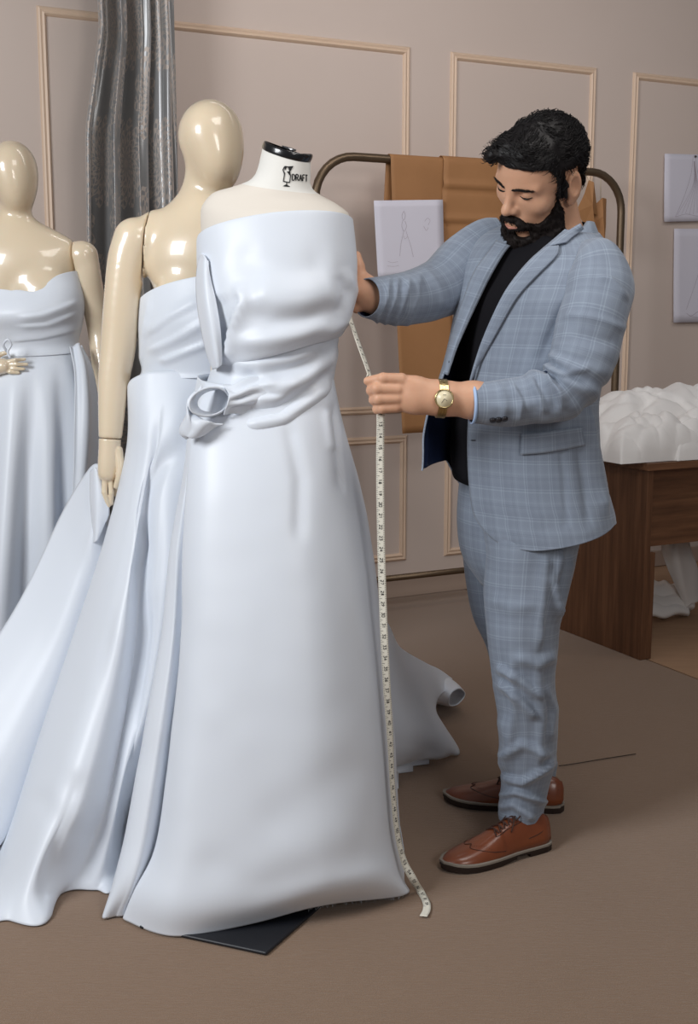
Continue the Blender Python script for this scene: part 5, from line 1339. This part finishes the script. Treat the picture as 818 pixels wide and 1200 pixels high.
# ---------------------------------------------------------------- trousers
def seat_ring(py, px, Y, a, b_, n=72):
    c = P(px, py, Y); p_ = np.linspace(0, 2 * math.pi, n, endpoint=False)
    return c + b_ * np.cos(p_)[:, None] * tf + a * np.sin(p_)[:, None] * tl
TR_ = [seat_ring(545, 612, 2.82, .155, .116), seat_ring(580, 610, 2.83, .162, .124), seat_ring(620, 607, 2.83, .160, .120), seat_ring(655, 604, 2.83, .140, .104), seat_ring(685, 602, 2.83, .085, .07)]
trousers = loft_rings('trousers', TR_, 40, M['plaid'], man, cap=(False, False), thick=.003)
def leg(rows, disp):
    R = [ring_px(xl, y, xr, y, y + dy, bd, 72, Y, yback=y - dy) for (y, xl, xr, Y, bd, dy) in rows]
    return loft_rings('trouser_leg', R, 150, M['plaid'], trousers, disp=disp, thick=.003)
def ld(g):
    d = .005 * noise3(g, 10, 2)
    C = lambda pl, w_, h_, sd=0: crease(g, pl, w_, h_, sd, front=False)
    for pl, w_, h_, sd in (([(583, 778), (606, 790), (634, 816)], 7, .011, 1), ([(585, 795), (608, 814), (630, 842)], 7, .011, 1), ([(652, 766), (628, 776), (602, 768)], 7, .007, 0), ([(588, 885), (612, 868), (646, 884)], 7, .009, 1),
                           ([(586, 908), (612, 914), (648, 888)], 7, .011, 1), ([(583, 932), (605, 926), (642, 940)], 6, .012, 1), ([(583, 946), (602, 942), (626, 960)], 5, .009, 0), ([(592, 836), (600, 870), (592, 905)], 7, .008, 0), ([(642, 642), (634, 700), (630, 765)], 6, .010, 1),
                           ([(658, 640), (648, 680), (652, 722)], 7, .012, 1), ([(668, 650), (660, 690), (650, 730)], 5, .007, 0), ([(628, 770), (634, 840), (628, 905)], 5, .007, 0), ([(575, 700), (600, 712), (630, 706)], 9, .004, 0), ([(600, 760), (604, 820), (600, 880)], 4, .005, 0), ([(634, 800), (646, 830), (640, 870)], 6, .007, -1)):
        d += C(pl, w_, h_, sd)
    return d * 1.6
leg([(615, 566, 690, 2.77, .115, 8), (640, 568, 679, 2.76, .112, 8), (672, 569, 672, 2.755, .105, 8), (705, 571, 663, 2.75, .098, 7), (735, 574, 656, 2.745, .09, 7), (765, 577, 654, 2.745, .084, 7), (800, 581, 652, 2.75, .078, 7), (850, 587, 652, 2.765, .074, 7), (900, 588, 648, 2.785, .070, 7), (930, 584, 642, 2.79, .068, 8), (950, 583.5, 637, 2.79, .068, 9), (957, 585, 636, 2.79, .066, 9)], ld)
leg([(600, 537, 640, 2.93, .11, 6), (640, 540, 640, 2.93, .105, 6), (700, 551, 640, 2.94, .092, 6), (750, 566, 640, 2.96, .08, 6), (790, 577, 642, 2.98, .074, 6), (850, 588, 645, 3.02, .066, 6), (890, 592, 650, 3.05, .062, 6), (908, 592, 649, 3.055, .062, 7)], ld)

# ---------------------------------------------------------------- shoes
b = NB('tan_leather'); b.set(Roughness=.32); b.b.inputs['Specular IOR Level'].default_value = .55; b.b.inputs['Coat Weight'].default_value = .25; b.b.inputs['Coat Roughness'].default_value = .2
co = b.coord(); b.l(b.mix(b.noise(co, 14, 4), srgb(100, 48, 24), srgb(138, 72, 38)), b.b.inputs['Base Color']); b.bump(b.noise(co, 240, 3), .08, .001); M['leather'] = b.m
M['sole'] = simple('shoe_sole', srgb(38, 26, 22), .5); M['welt'] = simple('shoe_welt', srgb(138, 130, 120), .6); M['lace'] = simple('shoe_lace', srgb(64, 36, 26), .6)
def shoe(heel, toe, wscale=1.0, label=None):
    heel = heel * [1, 1, 0]; toe = toe * [1, 1, 0]; d = unit(toe - heel); L = np.linalg.norm(toe - heel); s = np.array([-d[1], d[0], 0])
    K = np.array([  # t along the shoe, half width, top height, bottom height
        (0.0, .012, .062, .030), (.02, .024, .082, .024), (.08, .032, .090, .022), (.18, .034, .092, .022), (.28, .034, .094, .020), (.38, .036, .092, .018), (.48, .041, .080, .016), (.58, .045, .067, .015), (.68, .047, .056, .015), (.78, .046, .048, .016), (.87, .040, .042, .018), (.94, .029, .036, .019), (.985, .014, .029, .021), (1.0, .004, .025, .022)])
    tt = np.linspace(0, 1, 60); kk = np.stack([np.interp(tt, K[:, 0], K[:, c]) for c in range(4)], 1)
    for c in (1, 2, 3): kk[2:-2, c] = np.convolve(np.pad(kk[:, c], 2, 'edge'), np.ones(5) / 5, 'valid')[2:-2]
    def P3(t, a, z): return heel + d * (t * L) + s * a * wscale + UP * z
    rings = []
    for t, w_, h_, b0 in kk:
        r = []
        for a in np.linspace(0, 2 * math.pi, 36, endpoint=False):
            c, q = math.cos(a), math.sin(a)
            x = w_ * math.copysign(abs(c) ** .8, c) * (1 - .22 * max(0, q) * (1 if t < .5 else .4)); z = b0 + (h_ - b0) * (max(0, q) ** .85) if q > 0 else b0 - .002 * abs(q)
            if q <= 0: x = w_ * c
            r.append(P3(t, x, z))
        rings.append(r)
    root = grid_mesh('shoe', np.array(rings), M['leather'], man, True, False, cap=(True, True))
    # sole with heel block and welt
    def slab(name, t0, t1, z0, z1, grow, mat, toespring=True):
        t_ = np.linspace(t0, t1, 40); w_ = np.interp(t_, K[:, 0], K[:, 1]) + grow
        w_[0] *= .55 if t0 == 0 else 1; outl = [(t - (.008 if i == 0 else 0), w) for i, (t, w) in enumerate(zip(t_, w_))]
        loop = [(t, w) for t, w in outl] + [(t, -w) for t, w in outl[::-1]]
        spring = lambda t: .006 * max(0, (t - .72) / .28) ** 2 + (.004 * max(0, 1 - abs(t - .42) / .12) if name == 'sole' else 0)
        v = [P3(t, w, z0 + spring(t)) for t, w in loop] + [P3(t, w, z1 + spring(t)) for t, w in loop]; m_ = len(loop)
        f = [tuple(range(m_)), tuple(range(m_, 2 * m_))] + [(i, (i + 1) % m_, m_ + (i + 1) % m_, m_ + i) for i in range(m_)]
        return mesh(name, v, f, mat, root, smooth=False)
    slab('sole', .0, 1.012, .010, .017, .0045, M['sole']); slab('welt', .0, 1.015, .0168, .0215, .0055, M['welt'])
    slab('sole', .40, 1.005, .0015, .011, .003, M['sole']); slab('heel', .0, .255, .001, .018, .003, M['sole'])
    def top(t, a, lift=.0015):
        w_, h_, b0 = [np.interp(t, tt, kk[:, c]) for c in (1, 2, 3)]; c = max(-1, min(1, a)); q = math.sqrt(1 - c * c)
        return P3(t, w_ * math.copysign(abs(c) ** .8, c) * (1 - .22 * q * (1 if t < .5 else .4)), b0 + (h_ - b0) * q ** .85 + lift)
    for k, t in enumerate((.34, .385, .43, .475, .52)):
        for sg in (1, -1):
            tube('lace', catmull(np.array([top(t, -.38 * sg, .001), top(t + .012, 0, .0045), top(t + .030, .40 * sg, .001)]), 10), .0020, M['lace'], root, 6)
    for sg in (1, -1):
        tube('lace', catmull(np.array([top(.33, 0, .004), top(.30, .35 * sg, .014), top(.35, .55 * sg, .012), top(.36, .2 * sg, .006)]), 20), .0016, M['lace'], root, 6)
        tube('lace', catmull(np.array([top(.33, 0, .004), top(.36, .4 * sg, .010), top(.42, .75 * sg, .004)]), 14), .0016, M['lace'], root, 6)
        tube('seam', catmull(np.array([top(.56, .0 + .42 * sg, .0006), top(.53, .5 * sg, .0006), top(.44, .52 * sg, .0006), top(.33, .52 * sg, .0006), top(.27, .40 * sg, .0006)]), 24), .0010, M['lace'], root, 5)
        tube('seam', catmull(np.array([top(.74, 0, .0006), top(.775, .22 * sg, .0006), top(.73, .6 * sg, .0006), top(.62, .9 * sg, .0006), top(.50, .975 * sg, .0006)]), 30), .0010, M['lace'], root, 5)
        tube('seam', catmull(np.array([top(.04, .8 * sg, .0006), top(.14, .93 * sg, .0006), top(.26, .96 * sg, .0006)]), 14), .0009, M['lace'], root, 5)
    for a in np.linspace(-.9, .9, 22):
        p = top(.735 - .10 * abs(a) + .03 * math.cos(a * 3), a, .0004); tube('brogue_hole', [p, p + UP * .0006], .0009, M['lace'], root, 6)
    return root
shoe(G(641, 990), G(519, 1021)); shoe(G(660, 949), G(521, 938))

# ---------------------------------------------------------------- wrist watch
M['gold'] = simple('gold_metal', srgb(196, 176, 128), .28, 1.0); M['dial'] = simple('watch_dial', srgb(236, 224, 190), .3)
wc = P(517, 467, 2.5515); wax = unit(P(530, 467.4, 2.5525) - P(505, 466, 2.5495)); wr = 21.2 * 2.55 / F_PX + .0016
tw = unit(np.array([0, 0, CAM_Z]) - wc); tw = unit(tw - wax * (tw @ wax)); th_ = np.cross(wax, tw)
watch = None
dc = wc + tw * (wr + .002)
def disc(name, prof, mat, parent):
    a = np.linspace(0, 2 * math.pi, 48, endpoint=False)
    g = np.array([[dc + tw * h + (wax * math.cos(q) + th_ * math.sin(q)) * r for q in a] for r, h in prof]); return grid_mesh(name, g, mat, parent, True, False, cap=(True, True))
watch = disc('watch', [(.0165, -.004), (.0195, -.003), (.0205, 0), (.0205, .003), (.0190, .0052), (.0178, .0050), (.0176, .0038)], M['gold'], man)
disc('dial', [(.0176, .0034), (.0176, .0041)], M['dial'], watch)
bag = Bag()
for q, l_ in ((2.1, .011), (.6, .0075)): 
    dv = wax * math.cos(q) + th_ * math.sin(q); bag.tube([dc + tw * .0046, dc + tw * .0046 + dv * l_], .0004, 4)
bag.tube([dc + tw * .0043 + wax * -.003 - th_ * .008, dc + tw * .0043 + wax * .003 - th_ * .008], .0005, 4)
bag.make('hands', M['button'], watch)
lk0 = None
for k, a in enumerate(np.linspace(math.radians(30), math.radians(330), 34)):
    for j, off in enumerate((-.0062, 0, .0062)):
        aa = a + (.045 if j == 1 else 0)
        dirn = tw * math.cos(aa) + th_ * math.sin(aa); c = wc + dirn * wr + wax * off; axm = np.array([wax, np.cross(dirn, wax), dirn])
        if lk0 is None:
            bg2 = Bag(); bg2.box((0, 0, 0), .0058, .0066, .0026); me = bpy.data.meshes.new('band_link'); me.from_pydata([tuple(x) for x in bg2.v[0]], [], bg2.f); me.materials.append(M['gold']); lk0 = me
        o = bpy.data.objects.new('band_link', lk0); COL.objects.link(o); o.parent = watch
        m4 = Matrix([[axm[0][r], axm[1][r], axm[2][r], 0] for r in range(3)] + [[0, 0, 0, 1]]); o.rotation_euler = m4.to_euler(); o.location = tuple(c - world_loc(watch))

# ================================================================== TAPE MEASURE
M['tape'] = simple('tape_white', srgb(232, 228, 214), .5); M['tapeink'] = simple('tape_ink', srgb(48, 48, 50), .7)
TP = [(404, 352, 2.735), (409, 370, 2.690), (420, 402, 2.63), (430, 430, 2.572), (435, 446, 2.5525), (440, 462, 2.562), (445, 478, 2.562), (446, 492, 2.555), (445.5, 540, 2.545), (446, 600, 2.54), (447.5, 670, 2.545), (450, 740, 2.55), (453, 800, 2.55), (457, 860, 2.545), (460, 920, 2.535), (465, 972, 2.525), (473, 1008, 2.515), (484, 1030, 2.51)]
tp = [P(*p) for p in TP] + [G(493, 1045, .004), G(499.5, 1057, .004), G(500, 1066, .004), G(496, 1074, .006)]
tp = catmull(np.array(tp), 420); seg = np.concatenate([[0], np.cumsum(np.linalg.norm(np.diff(tp, axis=0), axis=1))])
s_even = np.arange(0, seg[-1], .004); tp = np.stack([np.interp(s_even, seg, tp[:, c]) for c in range(3)], 1)
t_ = np.gradient(tp, axis=0); t_ /= np.linalg.norm(t_, axis=1, keepdims=True)
xs_, ys_ = px_of(tp)
side = np.tile(np.array([1.0, .05, 0]), (len(tp), 1)); tw_ = .25 * np.sin(s_even * 7) + np.where(ys_ < 440, .9, 0) + np.interp(ys_, [780, 900, 1000, 1040], [0, .55, .75, .1])
side = np.stack([np.cos(tw_), np.sin(tw_), 0 * tw_], 1); side -= t_ * (side * t_).sum(1, keepdims=True); side /= np.linalg.norm(side, axis=1, keepdims=True)
nt = np.cross(t_, side); nt *= np.where((nt * (tp - [0, 0, CAM_Z])).sum(1) > 0, -1, 1)[:, None]
hw = .0085
g = np.stack([tp - side * hw, tp - side * hw * .4, tp + side * hw * .4, tp + side * hw], 1)
tape = grid_mesh('measuring_tape', g, M['tape'], None, thick=.0008)
tag(tape, 'white measuring tape with black inch numbers, held in his hand and trailing to the floor', 'measuring tape')
SEG7 = {'0': [[(0, 0), (1, 0), (1, 1), (0, 1), (0, 0)]], '1': [[(.25, .2), (.55, 0), (.55, 1)]], '2': [[(0, .1), (.5, 0), (1, .15), (.9, .45), (0, 1), (1, 1)]], '3': [[(0, 0), (1, 0), (.45, .42), (1, .65), (.8, 1), (0, .95)]],
        '4': [[(.75, 1), (.75, 0), (0, .65), (1, .65)]], '5': [[(1, 0), (.1, 0), (.05, .45), (.8, .42), (1, .7), (.7, 1), (0, .95)]], '6': [[(.9, 0), (.2, .3), (0, .75), (.5, 1), (1, .75), (.6, .5), (.05, .65)]],
        '7': [[(0, 0), (1, 0), (.4, 1)]], '8': [[(.5, .48), (.1, .25), (.5, 0), (.9, .25), (.5, .48), (0, .75), (.5, 1), (1, .75), (.5, .48)]], '9': [[(.95, .35), (.5, .5), (0, .25), (.5, 0), (1, .25), (.8, .7), (.1, 1)]]}
i13 = int(np.argmin(np.where((ys_ > 488), np.abs(ys_ - 496), 1e9))); bag = Bag(); INCH = .0247
for n_ in range(2, 60):
    s0 = s_even[i13] + (n_ - 13) * INCH
    if s0 < .01 or s0 > s_even[-1] - .01: continue
    def at(ds, w_):
        k = np.clip((s0 + ds) / .004, 0, len(tp) - 1.001); i = int(k); f = k - i
        c = tp[i] * (1 - f) + tp[i + 1] * f; return c + side[i] * w_ + nt[i] * .0011
    def stroke(pl, wd):
        for (a, b_) in zip(pl[:-1], pl[1:]):
            a, b_ = np.array(a), np.array(b_); dv = unit(b_ - a); nn = np.array([-dv[1], dv[0]]) * wd
            bag.add([at(*(a + nn)), at(*(a - nn)), at(*(b_ - nn)), at(*(b_ + nn))], [(0, 1, 2, 3)])
    txt = str(n_); ch = .0062; cw = .0042; tot = len(txt) * cw + (len(txt) - 1) * .0016
    for k, c in enumerate(txt):      # digits read along the tape
        o0 = -tot / 2 + k * (cw + .0016)
        for pl in SEG7[c]: stroke([(o0 + cw * x, ch / 2 - ch * y) for x, y in pl], .00062)
    stroke([(INCH / 2, -hw * .95), (INCH / 2, -hw * .2)], .0004)
    for q in (-.375, -.25, -.125, 0, .125, .25, .375): stroke([(q * INCH, -hw * .95), (q * INCH, -hw * .62)], .0003)
    for q in np.linspace(-.5, .4, 10)[::2]: stroke([(q * INCH, hw * .95), (q * INCH, hw * .66)], .0003)
bag.make('printed_numbers', M['tapeink'], tape, smooth=False)
